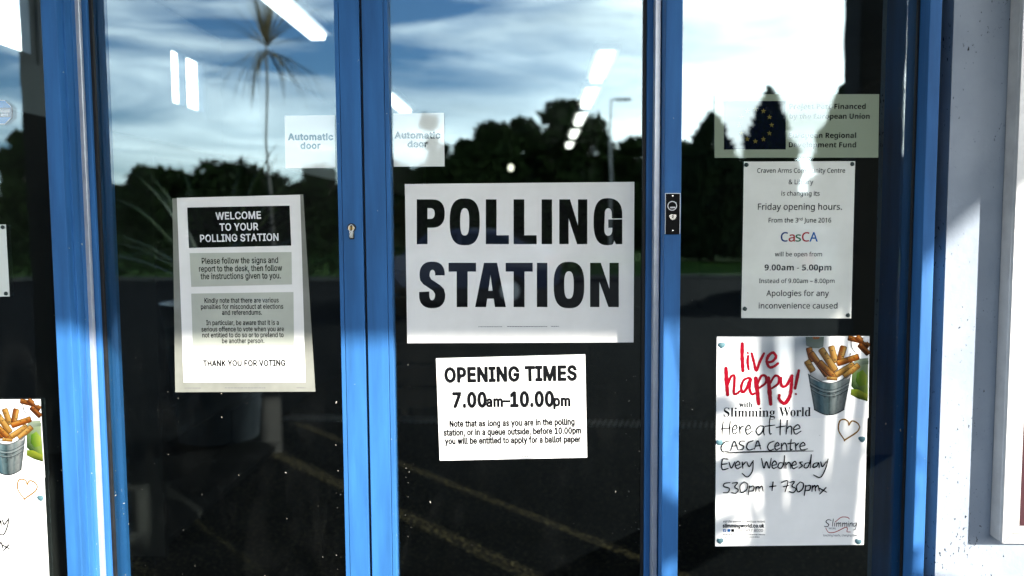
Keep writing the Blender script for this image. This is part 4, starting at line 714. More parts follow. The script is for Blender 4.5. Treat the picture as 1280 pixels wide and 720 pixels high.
b = MB(); b.box(pk[0] - .0009, pk[0] + .0009, YL - 0.0062, YL - 0.005, pk[2] - .0042, pk[2] + .003); b.box(pk[0] - .0016, pk[0] + .0016, YL - 0.0062, YL - 0.005, pk[2] + .003, pk[2] + .0046); b.build('keyhole', M['slot'], cyl)

# ---- fixed side windows
def side(label, x0, x1):
    t = thing('side_window', label, 'window', ((x0 + x1) / 2, YS, 0.004))
    pane(t, x0 - 0.004, x1 + 0.004, 0.15, ZH - 0.03, YS)
    gasket(t, x0, x1, 0.152, ZH - 0.032, YS, 0.004)
    b = MB(); b.box(x0, x1, YJ + .004, 0.08, 0.006, 0.15, 0.0012); b.build('sill_rail', M['blue'], t)
    specks(t, x0 + 0.008, x1 - 0.008, 0.6, 1.45, YS, 110)
    return t
sideR = side('tall fixed side window between the mullion and the right jamb', xM1, xJR0)
sideL = side('tall fixed side window left of the left jamb, cut by the picture edge', xJL0 - 1.0, xJL0)
b = MB(); b.box(xJL0 - 1.06, xJL0 - 1.0, YJ, 0.11, 0.004, ZH, 0.0018); b.build('jamb', M['blue'], frame)

# ---- key switch plate on the mullion
def ring(px, py, r, w, Y, n=28):
    c = at(px, py, Y); s = 1.48 / FPX
    vs = []; fs = []
    for i in range(n):
        a = 6.2832 * i / n
        for q in (r - w / 2, r + w / 2): vs.append((c[0] + q * s * math.cos(a), Y, c[2] + q * s * math.sin(a)))
    for i in range(n):
        j = (i + 1) % n; fs.append((2 * i, 2 * i + 1, 2 * j + 1, 2 * j))
    return vs, fs
ka, kb = at(831.2, 241.5, YJ), at(849.8, 292.5, YJ)
ks = thing('key_switch', 'small black key switch plate with silver edge on the blue mullion', 'switch', (float(ka[0] + kb[0]) / 2, YJ, float(kb[2])))
b = MB(); b.box(ka[0], kb[0], YJ - 0.003, YJ - 0.0002, kb[2], ka[2], 0.0006); b.build('silver_edge', M['alu'], ks)
b = MB(); b.box(ka[0] + .0011, kb[0] - .0011, YJ - 0.0042, YJ - 0.0026, kb[2] - .0004, ka[2] - .0011, 0.0004); b.build('plate', M['plate'], ks)
b = MB()
b.add(*ring(840.3, 257.3, 5.4, 1.0, YJ - 0.0046))
c_ = at(840.3, 259.3, YJ)
b.box(c_[0] - .0046, c_[0] + .0046, YJ - 0.0047, YJ - 0.0044, c_[2] - .0014, c_[2] + .0010)
for dx, dz in ((-.0055, .0085), (-.003, .0097), (0, .0101), (.003, .0097), (.0055, .0085)):
    b.box(c_[0] + dx - .0007, c_[0] + dx + .0007, YJ - 0.0047, YJ - 0.0044, c_[2] + dz - .0006, c_[2] + dz + .0006)
b.build('circle_mark', M['white_plastic'], ks)
kc = at(840.4, 270.6, YJ)
b = MB()
lp = [(kc[0] + .0062 * math.cos(a) * (1.15 if math.sin(a) > 0.1 else .95), kc[2] + .0058 * math.sin(a) * (.72 if math.sin(a) > 0 else 1.05)) for a in np.linspace(0, 6.2832, 25)[:-1]]
b.prism(lp, 'y', YJ - 0.0062, YJ - 0.0030); kk = b.build('key_barrel', M['chrome'], ks)
b = MB(); b.box(kc[0] - .0008, kc[0] + .0008, YJ - 0.0068, YJ - 0.006, kc[2] - .003, kc[2] + .003); b.build('keyhole', M['slot'], kk)
for py in (245.2, 288.6):
    s_ = at(840.4, py, YJ); b = MB(); b.lathe([(0, .0010), (.0016, .0009), (.0019, .0002), (.0019, -.001)], 0, 0, 14)
    b.v = [(s_[0] + x, YJ - 0.0042 - z, s_[2] + y) for x, y, z in b.v]; b.build('screw', M['chrome'], ks)

# ---- notice board on the wall, right
YN = YW - 0.042
nb0 = at(1268, 300, YN); nbz = float(at(1262, 679.5, YN)[2])
nx0 = float(nb0[0]); nx1 = nx0 + 0.62; nz0, nz1 = nbz, nbz + 0.98
nb = thing('notice_board', 'aluminium framed notice case with maroon lining on the white wall, cut by the right edge', 'notice board', ((nx0 + nx1) / 2, YW, nz0))
b = MB(); b.box(nx0, nx1, YW - 0.034, YW - 0.001, nz0, nz1, 0.002); b.build('case', M['alu_frame'], nb)
def mitred(x0, x1, z0, z1, w, y0, y1):
    b = MB()
    o = [(x0, z0), (x1, z0), (x1, z1), (x0, z1)]; i = [(x0 + w, z0 + w), (x1 - w, z0 + w), (x1 - w, z1 - w), (x0 + w, z1 - w)]
    g = 0.0004
    for a in range(4):
        c2 = (a + 1) % 4
        mid = ((o[a][0] + o[c2][0] + i[a][0] + i[c2][0]) / 4, (o[a][1] + o[c2][1] + i[a][1] + i[c2][1]) / 4)
        q = [o[a], o[c2], i[c2], i[a]]
        q = [(p[0] + (mid[0] - p[0]) * g / .3, p[1] + (mid[1] - p[1]) * g / .3) for p in q]
        b.prism(q, 'y', y0, y1)
    return b
mitred(nx0, nx1, nz0, nz1, 0.0165, YN, YW - 0.0345).build('front_frame', M['alu_frame'], nb)
mitred(nx0 + 0.0175, nx1 - 0.0175, nz0 + 0.0175, nz1 - 0.0175, 0.013, YN + 0.004, YW - 0.0345).build('inner_bead', M['alu_frame'], nb)
b = MB(); b.box(nx0 + 0.03, nx1 - 0.03, YW - 0.0375, YW - 0.0342, nz0 + 0.03, nz1 - 0.03); b.build('lining', M['maroon'], nb)
for q in (0.2, 0.42):
    b = MB(); b.box(nx0 + q, nx0 + q + .03, YN - 0.003, YN, nz0 + 0.004, nz0 + 0.014, 0.001); b.build('catch', M['alu'], nb)

# ---- canopy over the entrance
ZC = 2.94; YC = -3.57
cn = thing('entrance_canopy', 'flat grey entrance canopy projecting above the doors', 'canopy', (-0.4, 0, ZC))
xc = 0.50 + 0.9 * -YC
def cpoly(g): return [(-4.6 + g, -0.064), (-4.9 + g, YC + g), (xc - g, YC + g), (xc - 1.5 - g, -0.064)]
b = MB(); b.prism(cpoly(0.0), 'z', ZC, ZC + 0.24); b.build('roof_slab', M['canopy'], cn)
b = MB(); b.prism(cpoly(0.04), 'z', ZC + 0.242, ZC + 0.30); b.build('capping', M['steel'], cn)

# ================================================================== inside
room = thing('entrance_hall', 'dim entrance hall behind the glass with a pale window wall', 'room', (0.5, 7, 0))
XI = -2.10
def slab(name, x0, x1, y0, y1, z0, z1, mat):
    b = MB(); b.box(x0, x1, y0, y1, z0, z1); return b.build(name, M[mat], room)
# left wall with high windows: solid below, piers and a lintel above
wins = [(1.15, 1.97), (3.24, 3.78)]
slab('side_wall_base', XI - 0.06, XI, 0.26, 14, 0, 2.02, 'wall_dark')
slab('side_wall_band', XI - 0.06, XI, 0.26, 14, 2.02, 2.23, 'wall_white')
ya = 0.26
for (w0, w1) in wins + [(14, 14)]:
    slab('side_wall_pier', XI - 0.06, XI, ya, w0, 2.23, 2.62, 'wall_white'); ya = w1
slab('side_wall_lintel', XI - 0.06, XI, 0.26, 14, 2.62, 2.78, 'wall_white')
for (w0, w1) in wins:
    b = MB()
    for (a, c) in ((w0, w0 + .045), (w1 - .045, w1), ((w0 + w1) / 2 - .06, (w0 + w1) / 2 - .02)): b.box(XI - .05, XI - .01, a, c, 2.23, 2.62)
    b.box(XI - .049, XI - .011, w0 + .045, w1 - .045, 2.23, 2.27); b.box(XI - .049, XI - .011, w0 + .045, w1 - .045, 2.58, 2.62)
    b.build('window_frame', M['wall_white'], room)
slab('corner_pier', XI, XI + 0.25, 4.02, 4.3, 2.0, 2.78, 'wall_white')
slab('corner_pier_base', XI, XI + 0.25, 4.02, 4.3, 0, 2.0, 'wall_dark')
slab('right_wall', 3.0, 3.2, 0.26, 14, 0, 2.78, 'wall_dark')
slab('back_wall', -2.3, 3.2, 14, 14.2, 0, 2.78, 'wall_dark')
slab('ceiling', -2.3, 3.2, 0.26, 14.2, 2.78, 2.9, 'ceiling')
# ceiling lights in two rows
def clight(x, y0, y1, label, mt='tube'):
    t = thing('ceiling_light', label, 'ceiling light', (x, (y0 + y1) / 2, 2.70), 'strip lights on the hall ceiling')
    b = MB(); b.box(x - .085, x + .085, y0, y1, 2.735, 2.778, .004); b.build('housing', M['white_plastic'], t)
    b = MB(); b.prism([(x - .052, 2.733), (x - .042, 2.70), (x + .042, 2.70), (x + .052, 2.733)], 'y', y0 + .03, y1 - .03); b.build('diffuser', M[mt], t)
for i, (y0, y1) in enumerate(((4.25, 5.4), (5.82, 6.9), (7.45, 8.4), (9.0, 9.85), (10.6, 11.3))):
    clight(0.485, y0 , y1, ['strip light heading the right hand row seen over the polling poster', 'second strip light of the row over the polling poster',
          'third strip light of the row over the polling poster', 'fourth strip light of the row over the polling poster', 'last strip light of the row over the polling poster'][i])
clight(-1.36, 2.35, 3.72, 'long bright strip light at the top of the left door', 'tube_bright')
clight(-1.36, 6.0, 7.2, 'strip light showing beside the meeting stile sticker', 'tube_bright')
t = thing('downlight', 'single round downlight glowing just above the polling poster', 'lamp', (-0.2, 9.0, 2.33))
b = MB(); b.tube([(-0.33, 9.0, 2.778), (-0.33, 9.0, 2.36)], 0.008, 6); b.build('cord', M['rubber'], t)
b = MB(); b.lathe([(0.0, 2.215), (.028, 2.225), (.036, 2.25), (.032, 2.29), (0, 2.31)], -0.33, 9.0, 14); b.build('bulb', M['spot'], t)
# slatted timber reception screen
t = thing('slatted_screen', 'slatted timber screen standing in the hall behind the polling poster', 'screen', (-0.3, 5.05, 0))
for i in range(9):
    z = 0.08 + i * 0.185
    b = MB(); b.box(-1.16, 0.40, 5.05, 5.08, z, z + 0.150, .003); b.build('board', M['desk'], t)
for x in (-1.1, .3):
    b = MB(); b.box(x, x + .05, 5.082, 5.12, 0.005, 1.75); b.build('post', M['desk'], t)
# bookcase along the left wall
t = thing('bookcase', 'low dark bookcase along the hall side wall', 'bookcase', (-1.9, 3.3, 0))
for y_ in (2.2, 3.98):
    b = MB(); b.box(-2.098, -1.75, y_, y_ + .03, 0, 1.9); b.build('side_panel', M['wall_dark'], t)
for z in (0.05, .5, .95, 1.4, 1.87):
    b = MB(); b.box(-2.095, -1.752, 2.231, 3.979, z, z + .03); b.build('shelf', M['wall_dark'], t)
# dark display screen standing on the bookcase
t = thing('display_screen', 'dark flat display screen on the bookcase', 'screen', (-1.85, 2.9, 1.9))
b = MB(); b.box(-1.95, -1.50, 2.72, 2.76, 1.74, 1.87, .004); b.build('screen_panel', M['plate'], t)
b = MB(); b.box(-1.75, -1.70, 2.70, 2.80, 1.60, 1.739, .004); b.build('stand', M['plate'], t)
# aluminium mat-well trim with a zigzag tread on the floor, far inside
t = thing('mat_trim', 'zigzag aluminium trim strip across the hall carpet', 'floor trim', (-0.8, 4.8, 0.005))
p0, p1 = np.array([-2.05, 4.93]), np.array([1.6, 4.66]); dv = (p1 - p0) / np.linalg.norm(p1 - p0); nv = np.array([-dv[1], dv[0]])
b = MB(); nseg = 85
for i in range(nseg):
    a0 = p0 + (p1 - p0) * i / nseg; a1 = p0 + (p1 - p0) * (i + .5) / nseg
    q = [a0, a1, a1 + nv * .16 + dv * .03, a0 + nv * .16 + dv * .03]
    b.add([(v[0], v[1], 0.016) for v in q] + [(v[0], v[1], 0.0045) for v in q], [(0, 1, 2, 3), (0, 4, 5, 1), (1, 5, 6, 2), (2, 6, 7, 3), (3, 7, 4, 0)])
b.build('tread', M['alu'], t)
# ================================================================== lettering
_G = {}
def glyph(f, ch):
    k = (f, ch)
    if k not in _G:
        parts = (FONTS[f].get(ch) or FONTS['G'].get(ch, '400|')).split('|')
        loops = []
        for s in parts[1:]:
            if not s: continue
            d = np.array([[int(a) for a in p.split(',')] for p in s.split(' ')], float)
            loops.append(np.cumsum(d, 0) / 1000)
        _G[k] = (int(parts[0]) / 1000, loops)
    return _G[k]
def area(l):
    x, y = l[:, 0], l[:, 1]; return 0.5 * np.sum(x * np.roll(y, -1) - np.roll(x, -1) * y)
_OCT = np.array([(math.cos(R(22.5 + 45 * k)), math.sin(R(22.5 + 45 * k))) for k in range(8)]) * 1.04
def inside(p, l):
    x, y = p; c = False; n = len(l)
    for i in range(n):
        a, b = l[i], l[i - 1]
        if (a[1] > y) != (b[1] > y) and x < (b[0] - a[0]) * (y - a[1]) / (b[1] - a[1]) + a[0]: c = not c
    return c
def layers(loops):
    """overlapping outlines of one letter go into separate fill layers, each with the holes it holds"""
    if not loops: return []
    sg = np.sign(area(max(loops, key=lambda l: abs(area(l))))); out = []; outs = []
    for l in loops:
        if np.sign(area(l)) == sg: out.append(len(outs)); outs.append(l)
        else: out.append(None)
    return [k if k is not None else next((j for j, o in enumerate(outs) if inside(l[0], o)), 0) for k, l in zip(out, loops)]
def embolden(loops, d):
    if not d or not loops: return loops
    sg = np.sign(area(max(loops, key=lambda l: abs(area(l)))))
    out = []
    for l in loops:
        a = l - np.roll(l, 1, 0); b = np.roll(l, -1, 0) - l
        na = np.stack([a[:, 1], -a[:, 0]], 1); nb = np.stack([b[:, 1], -b[:, 0]], 1)
        na /= np.linalg.norm(na, axis=1, keepdims=True) + 1e-9; nb /= np.linalg.norm(nb, axis=1, keepdims=True) + 1e-9
        m = na + nb; q = np.sum(m * m, 1, keepdims=True)
        m = m / np.maximum(q, 0.7) * 2
        out.append(l + sg * d * m)
    return out
def text_loops(s, font, xl, xr, yb, cap, Y, bold=0.0, yb2=None, shear=0.0):
    """outlines of a line whose ink runs from pixel column xl to xr on baseline yb, cap height cap (pixels), on the plane y=Y"""
    P0, P1, PU = at(xl, yb, Y), at(xr, yb if yb2 is None else yb2, Y), at(xl, yb - cap, Y)
    p0 = P0[[0, 2]]; u = (P1 - P0)[[0, 2]]; W_ = np.linalg.norm(u); u = u / W_; v = np.array([-u[1], u[0]])
    H = PU[2] - P0[2]
    x = 0; items = []; lays = []
    lo, hi = 1e9, -1e9
    for ch in s:
        adv, lp = glyph(font, ch)
        if bold < 0: lp = embolden(lp, bold)
        ly = layers(lp)
        for l, q in zip(lp, ly):
            lays.append(q); items.append(l + np.array([x, 0])); lo = min(lo, items[-1][:, 0].min()); hi = max(hi, items[-1][:, 0].max())
        x += adv + bold * 0.9
    k_ = W_ / (hi - lo)
    out = [(q, p0 + np.outer((l[:, 0] - lo) * k_ + l[:, 1] * H * shear, u) + np.outer(l[:, 1] * H, v)) for q, l in zip(lays, items)]
    if bold > 0:                             # heavier weight: a band along every outline
        d = bold * H
        for _, l in out[:]:
            n = np.roll(l, -1, 0) - l; n = np.stack([-n[:, 1], n[:, 0]], 1); n = n / (np.linalg.norm(n, axis=1, keepdims=True) + 1e-12) * d
            m = np.roll(l, -1, 0)
            for i in range(len(l)):
                out.append((-1, np.array([l[i] + n[i], m[i] + n[i], m[i] - n[i], l[i] - n[i]])))
                if np.dot(n[i], n[i - 1]) < .93 * d * d:
                    out.append((-1, l[i] + d * _OCT))
    return out
def fill(name, loops, Y, mat, parent, z=0.0):
    """flat filled shape (holes kept) lying on the plane y=Y"""
    if loops and isinstance(loops[0], tuple):
        vs = []; fs = []
        for i, l in enumerate(l for q, l in loops if q < 0):
            n = len(vs); yy = Y - 2e-5 - (i % 40) * 6e-7
            vs += [(p[0], yy, p[1]) for p in l]; fs.append(tuple(range(n, n + len(l))))
        for k in sorted({q for q, _ in loops if q >= 0}):
            v, f = _fill([l for q, l in loops if q == k], Y - k * 3e-6); n = len(vs)
            vs += v; fs += [tuple(i + n for i in g) for g in f]
    else: vs, fs = _fill(loops, Y)
    return mesh_obj(name, vs, fs, mat, parent)
def _fill(loops, Y):
    o0 = np.asarray(loops[0][0], float)
    c = bpy.data.curves.new('outline', 'CURVE'); c.dimensions = '2D'; c.fill_mode = 'BOTH'
    for l in loops:
        if len(l) < 3: continue
        s = c.splines.new('POLY'); s.points.add(len(l) - 1)
        for i, p in enumerate(l): s.points[i].co = ((p[0] - o0[0]) * 3000, (p[1] - o0[1]) * 3000, 0, 1)
        s.use_cyclic_u = True
    o = bpy.data.objects.new('outline', c); COL.objects.link(o)
    dg = bpy.context.evaluated_depsgraph_get(); dg.update()
    me = o.evaluated_get(dg).to_mesh()
    vs = [(q.co.x / 3000 + o0[0], Y, q.co.y / 3000 + o0[1]) for q in me.vertices]; fs = [tuple(f.vertices) for f in me.polygons]
    o.evaluated_get(dg).to_mesh_clear()
    bpy.data.objects.remove(o); bpy.data.curves.remove(c)
    return vs, fs
def text(name, lines, Y, mat, parent):
    """lines: list of text_loops argument tuples (without Y)"""
    lp = []
    for a in lines:
        a = list(a); kw = a.pop() if isinstance(a[-1], dict) else {}
        lp += text_loops(*a, Y, **kw)
    return fill(name, lp, Y, mat, parent)
def imprint(xl, xr, y, h, n, seed=1):
    """tiny line of printer's small print: too small to read, drawn as word-length dashes"""
    r = random.Random(seed); out = []; x = xl
    while x < xr:
        w = r.uniform(2, 7) * h / 2
        out.append((x, min(x + w, xr), y, h)); x += w + h * .6
    return out
def dashes(name, items, Y, mat, parent):
    vs = []; fs = []
    for (a, b, y, h) in items:
        q = [at(a, y, Y), at(b, y, Y), at(b, y - h, Y), at(a, y - h, Y)]
        n = len(vs); vs += q; fs.append((n, n + 1, n + 2, n + 3))
    return mesh_obj(name, vs, fs, mat, parent)
def sheet_mesh(name, corners, Y, mat, parent, th=0.0006, curl=0.0008, seed=0, n=14):
    """thin sheet of paper through four picture corners (TL, TR, BR, BL), lying on the glass and slightly wavy"""
    c = [np.array(at(px, py, Y)) for px, py in corners]
    r = random.Random(seed); ph = [r.uniform(0, 6) for _ in range(4)]
    vs = []; fs = []
    for j in range(n + 1):
        for i in range(n + 1):
            u, v = i / n, j / n
            p = (c[0] * (1 - u) + c[1] * u) * (1 - v) + (c[3] * (1 - u) + c[2] * u) * v
            vs.append((p[0], Y, p[2]))
    m = (n + 1) ** 2
    vs += [(p[0], Y + th, p[2]) for p in vs]
    for j in range(n):
        for i in range(n):
            a = j * (n + 1) + i
            fs.append((a, a + n + 1, a + n + 2, a + 1)); fs.append((m + a, m + a + 1, m + a + n + 2, m + a + n + 1))
    rim = [i for i in range(n + 1)] + [j * (n + 1) + n for j in range(1, n + 1)] + [n * (n + 1) + i for i in range(n - 1, -1, -1)] + [j * (n + 1) for j in range(n - 1, 0, -1)]
    for i in range(len(rim)):
        a, b = rim[i], rim[(i + 1) % len(rim)]
        fs.append((a, b, b + m, a + m))
    return mesh_obj(name, vs, fs, mat, parent)
def quad(name, corners, Y, mat, parent):
    return mesh_obj(name, [(lambda p: (p[0], Y, p[2]))(at(px, py, Y)) for px, py in corners], [(0, 3, 2, 1)], mat, parent)
def root(name, label, cat, corners, Y, group=None):
    a, b = at(*corners[3], Y), at(*corners[2], Y)
    return thing(name, label, cat, (float(a[0] + b[0]) / 2, Y, float(min(a[2], b[2]))), group)

def smooth_path(pts, k=6):
    pts = [np.array(p, float) for p in pts]
    if len(pts) < 3:
        return [pts[0] + (pts[1] - pts[0]) * t for t in np.linspace(0, 1, 5)]
    P = [2 * pts[0] - pts[1]] + pts + [2 * pts[-1] - pts[-2]]
    out = []
    for i in range(1, len(P) - 2):
        for t in np.linspace(0, 1, k, endpoint=False):
            a, b, c, d = P[i - 1], P[i], P[i + 1], P[i + 2]
            out.append(.5 * ((2 * b) + (c - a) * t + (2 * a - 5 * b + 4 * c - d) * t * t + (3 * b - a - 3 * c + d) * t ** 3))
    out.append(pts[-1]); return out
def strokes(name, paths, Y, mat, parent, width, conv, wobble=0.15, seed=3, taper=0.7, col=None):
    """pen or brush strokes as ribbons with round ends; paths in local drawing units, conv -> picture pixels"""
    r = random.Random(seed); m = MB(); dy = 0.0
    for path in paths:
        w = width
        if isinstance(path[0], (int, float)): w = path[0]; path = path[1:]
        if len(path) == 1:
            p = np.array(path[0], float); path = [tuple(p - .01), tuple(p + .01)]
        S = smooth_path(path); n = len(S)
        vs = []; fs = []
        for i, p in enumerate(S):
            d = S[min(i + 1, n - 1)] - S[max(i - 1, 0)]; d = d / (np.linalg.norm(d) + 1e-9); nn = np.array([-d[1], d[0]])
            ww = w * (taper + (1 - taper) * math.sin(math.pi * min(1, (i + 1.5) / (n + 1)))) * (1 + r.uniform(-wobble, wobble) * .5) / 2
            dy += 2.0e-6
            for s in (-1, 1):
                q = at(*conv(p + nn * ww * s), Y); vs.append((q[0], Y - dy, q[2]))
        for i in range(n - 1): fs.append((2 * i, 2 * i + 2, 2 * i + 3, 2 * i + 1))
        m.add(vs, fs)
        for e, p in ((0, S[0]), (n - 1, S[-1])):
            ww = w * (taper + (1 - taper) * math.sin(math.pi * min(1, (e + 1.5) / (n + 1)))) / 2
            dy += 2.0e-6
            cv = []
            for k_ in range(12):
                q = at(*conv(p + ww * np.array([math.cos(k_ * .5236), math.sin(k_ * .5236)])), Y); cv.append((q[0], Y - dy, q[2]))
            m.add(cv, [tuple(range(12))])
    return m.build(name, mat, parent)
def blob(name, px, py, r, Y, mat, parent, heart=False, seed=0, th=0.0025):
    rr = random.Random(seed); c = at(px, py, Y); s = (Y - CAM[1]) / FPX
    P = []
    for i in range(18):
        a = 6.2832 * i / 18; k_ = r * s * rr.uniform(.9, 1.1)
        x, z = k_ * math.cos(a), k_ * math.sin(a)
        if heart: z = z * .9 + abs(x) * .45 - .3 * k_; x *= 1.1
        P.append((c[0] + x, c[2] + z))
    m = MB()
    m.add([(p[0], Y, p[1]) for p in P] + [(c[0] + (p[0] - c[0]) * .75, Y - th * .8, c[2] + (p[1] - c[2]) * .75) for p in P] + [(c[0], Y - th, c[2])],
          [(i, (i + 1) % 18, 18 + (i + 1) % 18, 18 + i) for i in range(18)] + [(18 + i, 18 + (i + 1) % 18, 36) for i in range(18)])
    return m.build(name, mat, parent, smooth=True)

T1, T2, T3 = 0.0003, 0.0006, 0.0009      # print layers in front of their sheet
YP = YG - 0.0009                          # front of the sheets on the door leaves
YQ = YS - 0.0009                          # front of the sheets on the side windows

# ---- POLLING STATION
Cn = [(506, 230), (793, 227.3), (792, 428), (509, 429)]
t = root('polling_poster', 'large white poster reading POLLING STATION in heavy black capitals', 'poster', Cn, YP)
sheet_mesh('paper_sheet', Cn, YP, M['paper'], t, seed=2)
def PZ(x, y):                             # letter drawing units -> picture pixels
    return 500 + x / 3.43, 220 + y / 3.43
def ell(cx_, cy_, rx, ry, a0=0, a1=360, n=40, p=2.6):
    out = []
    for a in np.radians(np.linspace(a0, a1, n, endpoint=(a1 - a0) % 360 != 0)):
        c, s = math.cos(a), math.sin(a)
        out.append((cx_ + rx * np.sign(c) * abs(c) ** (2 / p), cy_ - ry * np.sign(s) * abs(s) ** (2 / p)))
    return out
def rect(x0, y0, x1, y1): return [(x0, y0), (x1, y0), (x1, y1), (x0, y1)]
lets = []
# P
lets += [[(72, 100), (138, 100)] + ell(138, 161, 54, 61, 90, -90, 16, 2.4) + [(118, 222), (118, 292), (72, 292)],
         [(118, 138), (132, 138)] + ell(132, 161, 17, 23, 90, -90, 10, 2.2) + [(118, 184)]]
def O_(x0, x1, yt, yb, ix0, ix1, iyt, iyb):
    return [ell((x0 + x1) / 2, (yt + yb) / 2, (x1 - x0) / 2, (yb - yt) / 2, p=2.7), ell((ix0 + ix1) / 2, (iyt + iyb) / 2, (ix1 - ix0) / 2, (iyb - iyt) / 2, p=2.7)]
lets += O_(213, 342, 96, 297, 258, 297, 138, 255)
for x in (368, 487): lets += [[(x, 100), (x + 46, 100), (x + 46, 254), (x + 99, 254), (x + 99, 292), (x, 292)]]
lets += [rect(607, 100, 652, 292)]
def N_(x0, x1, yt, yb):
    w = 40; return [[(x0, yt), (x0 + 46, yt), (x1 - w, yt + 112), (x1 - w, yt), (x1, yt), (x1, yb), (x1 - 44, yb), (x0 + w, yt + 82), (x0 + w, yb), (x0, yb)]]
lets += N_(683, 803, 100, 292)
# G: outer sweep with the counter and mouth cut away
lets += [[(953, 182)] + [(908, 182)] + [(908, 168)] + ell(893, 166, 15, 28, 0, 180, 12, 2.4) + ell(893, 228, 17, 28, 180, 360, 12, 2.4)[:-1] + [(910, 222), (893, 222), (893, 186), (953, 186), (953, 292), (925, 292), (919, 277)]
         + ell(889, 196, 59, 101, 288, 180, 14, 2.6) + ell(889, 196, 59, 101, 180, 90, 12, 2.6) + ell(891, 166, 62, 71, 84, 6, 12, 2.4)]
# row 2
y0 = 372; y1 = 562
lets += [[(208, y0), (326, y0), (326, y0 + 38), (290, y0 + 38), (290, y1), (243, y1), (243, y0 + 38), (208, y0 + 38)]]
lets += [[(360, y0), (416, y0), (454, y1), (407, y1), (402, 526), (374, 526), (369, y1), (322, y1)], [(379, 492), (397, 492), (388, 424)]]
lets += [[(453, y0), (569, y0), (569, y0 + 38), (534, y0 + 38), (534, y1), (487, y1), (487, y0 + 38), (453, y0 + 38)]]
lets += [rect(587, y0, 632, y1)]
lets += O_(659, 790, y0 - 4, y1 + 5, 704, 745, y0 + 37, y1 - 36)
lets += N_(815, 938, y0, y1)
# S
S_out = [(192, 426), (148, 426)] + ell(139, 424, 12, 22, 0, 180, 10, 2.2) + [(127, 430), (134, 443), (152, 455), (172, 468), (188, 484), (194, 508)] + \
        ell(138, 510, 56, 57, 0, -180, 20, 2.4) + [(82, 497), (126, 495), (126, 508)] + ell(138, 511, 12, 22, 180, 360, 10, 2.2) + [(150, 505), (142, 492), (122, 479), (100, 464), (87, 448), (84, 428)] + ell(138, 424, 54, 57, 178, 0, 20, 2.4)
lets += [S_out]
lo = [np.array([(lambda q: (q[0], q[2]))(at(*PZ(*p), YP - T1)) for p in l]) for l in lets]
fill('lettering', lo, YP - T1, M['ink'], t)
dashes('small_print', imprint(598, 628, 408.8, 0.8, 1, 4) + imprint(634, 684, 408.6, 0.9, 1, 5) + imprint(689, 699, 408.4, 0.8, 1, 6), YP - T1, M['ink_grey'], t)

# ---- OPENING TIMES
Cn = [(545, 448), (731.5, 443), (734, 572), (549.6, 575.8)]
t = root('opening_times_notice', 'white notice reading OPENING TIMES 7.00am to 10.00pm below the large poster', 'notice', Cn, YP)
sheet_mesh('paper_sheet', Cn, YP, M['paper'], t, seed=3)
B = dict(bold=0.055)
text('heading', [('OPENING TIMES', 'G', 556.8, 720.2, 477.5, 17.2, dict(bold=0.075, yb2=474.8))], YP - T1, M['ink'], t)
text('hours_line', [('7.00', 'G', 567, 607.5, 508.8, 17.5, dict(bold=0.075, yb2=508.3)), ('am', 'G', 608.5, 628, 508.2, 12.6, dict(bold=0.075, yb2=508)),
     ('–', 'G', 629.5, 637.5, 508.0, 15, dict(bold=0.05)), ('10.00', 'G', 639, 691.6, 508.0, 17.7, dict(bold=0.075, yb2=507.4)), ('pm', 'G', 692.5, 712.3, 507.4, 12.6, dict(bold=0.075, yb2=507.2))], YP - T1, M['ink'], t)
text('notice_text', [('Note that as long as you are in the polling', 'G', 562.4, 718, 533.6, 7.6, dict(bold=0.065, yb2=530.9)),
     ('station, or in a queue outside, before 10.00pm', 'G', 555, 726, 544.6, 7.6, dict(bold=0.065, yb2=541.8)),
     ('you will be entitled to apply for a ballot paper', 'G', 556.6, 725.6, 555.2, 7.6, dict(bold=0.065, yb2=552.6))], YP - T1, M['ink'], t)
dashes('small_print', imprint(608, 618, 571.2, 0.7, 1, 4) + imprint(621, 661, 570.6, 0.8, 1, 5) + imprint(664, 674, 570, 0.7, 1, 6), YP - T1, M['ink_grey'], t)

# ---- WELCOME
Cn = [(215.5, 248), (379, 243), (394.2, 489.5), (219, 490.3)]
t = root('welcome_poster', 'tall poster with a black WELCOME TO YOUR POLLING STATION panel and grey border', 'poster', Cn, YP)
sheet_mesh('border_sheet', Cn, YP, M['paper_grey'], t, seed=4)
quad('white_page', [(221, 247.3), (375.2, 243.4), (382, 477.8), (229.5, 478)], YP - T1, M['paper'], t)
quad('black_panel', [(234, 259.4), (362, 257), (364, 307), (236.2, 310)], YP - T2, M['ink'], t)
quad('grey_panel', [(237, 316.4), (364.4, 315), (365, 355.5), (239, 358.6)], YP - T2, M['panel_grey'], t)
quad('grey_panel', [(239, 367), (366.8, 365), (367.6, 432.4), (241, 433)], YP - T2, M['panel_grey'], t)
B = 0.04
text('heading', [('WELCOME', 'G', 270, 326, 274.4, 8.7, dict(bold=B, yb2=273)), ('TO YOUR', 'G', 275, 322.6, 288.3, 8.7, dict(bold=B, yb2=287.4)), ('POLLING STATION', 'G', 250.6, 348, 302.4, 8.7, dict(bold=B, yb2=300.6))], YP - T3, M['white_ink'], t)
B = 0.02
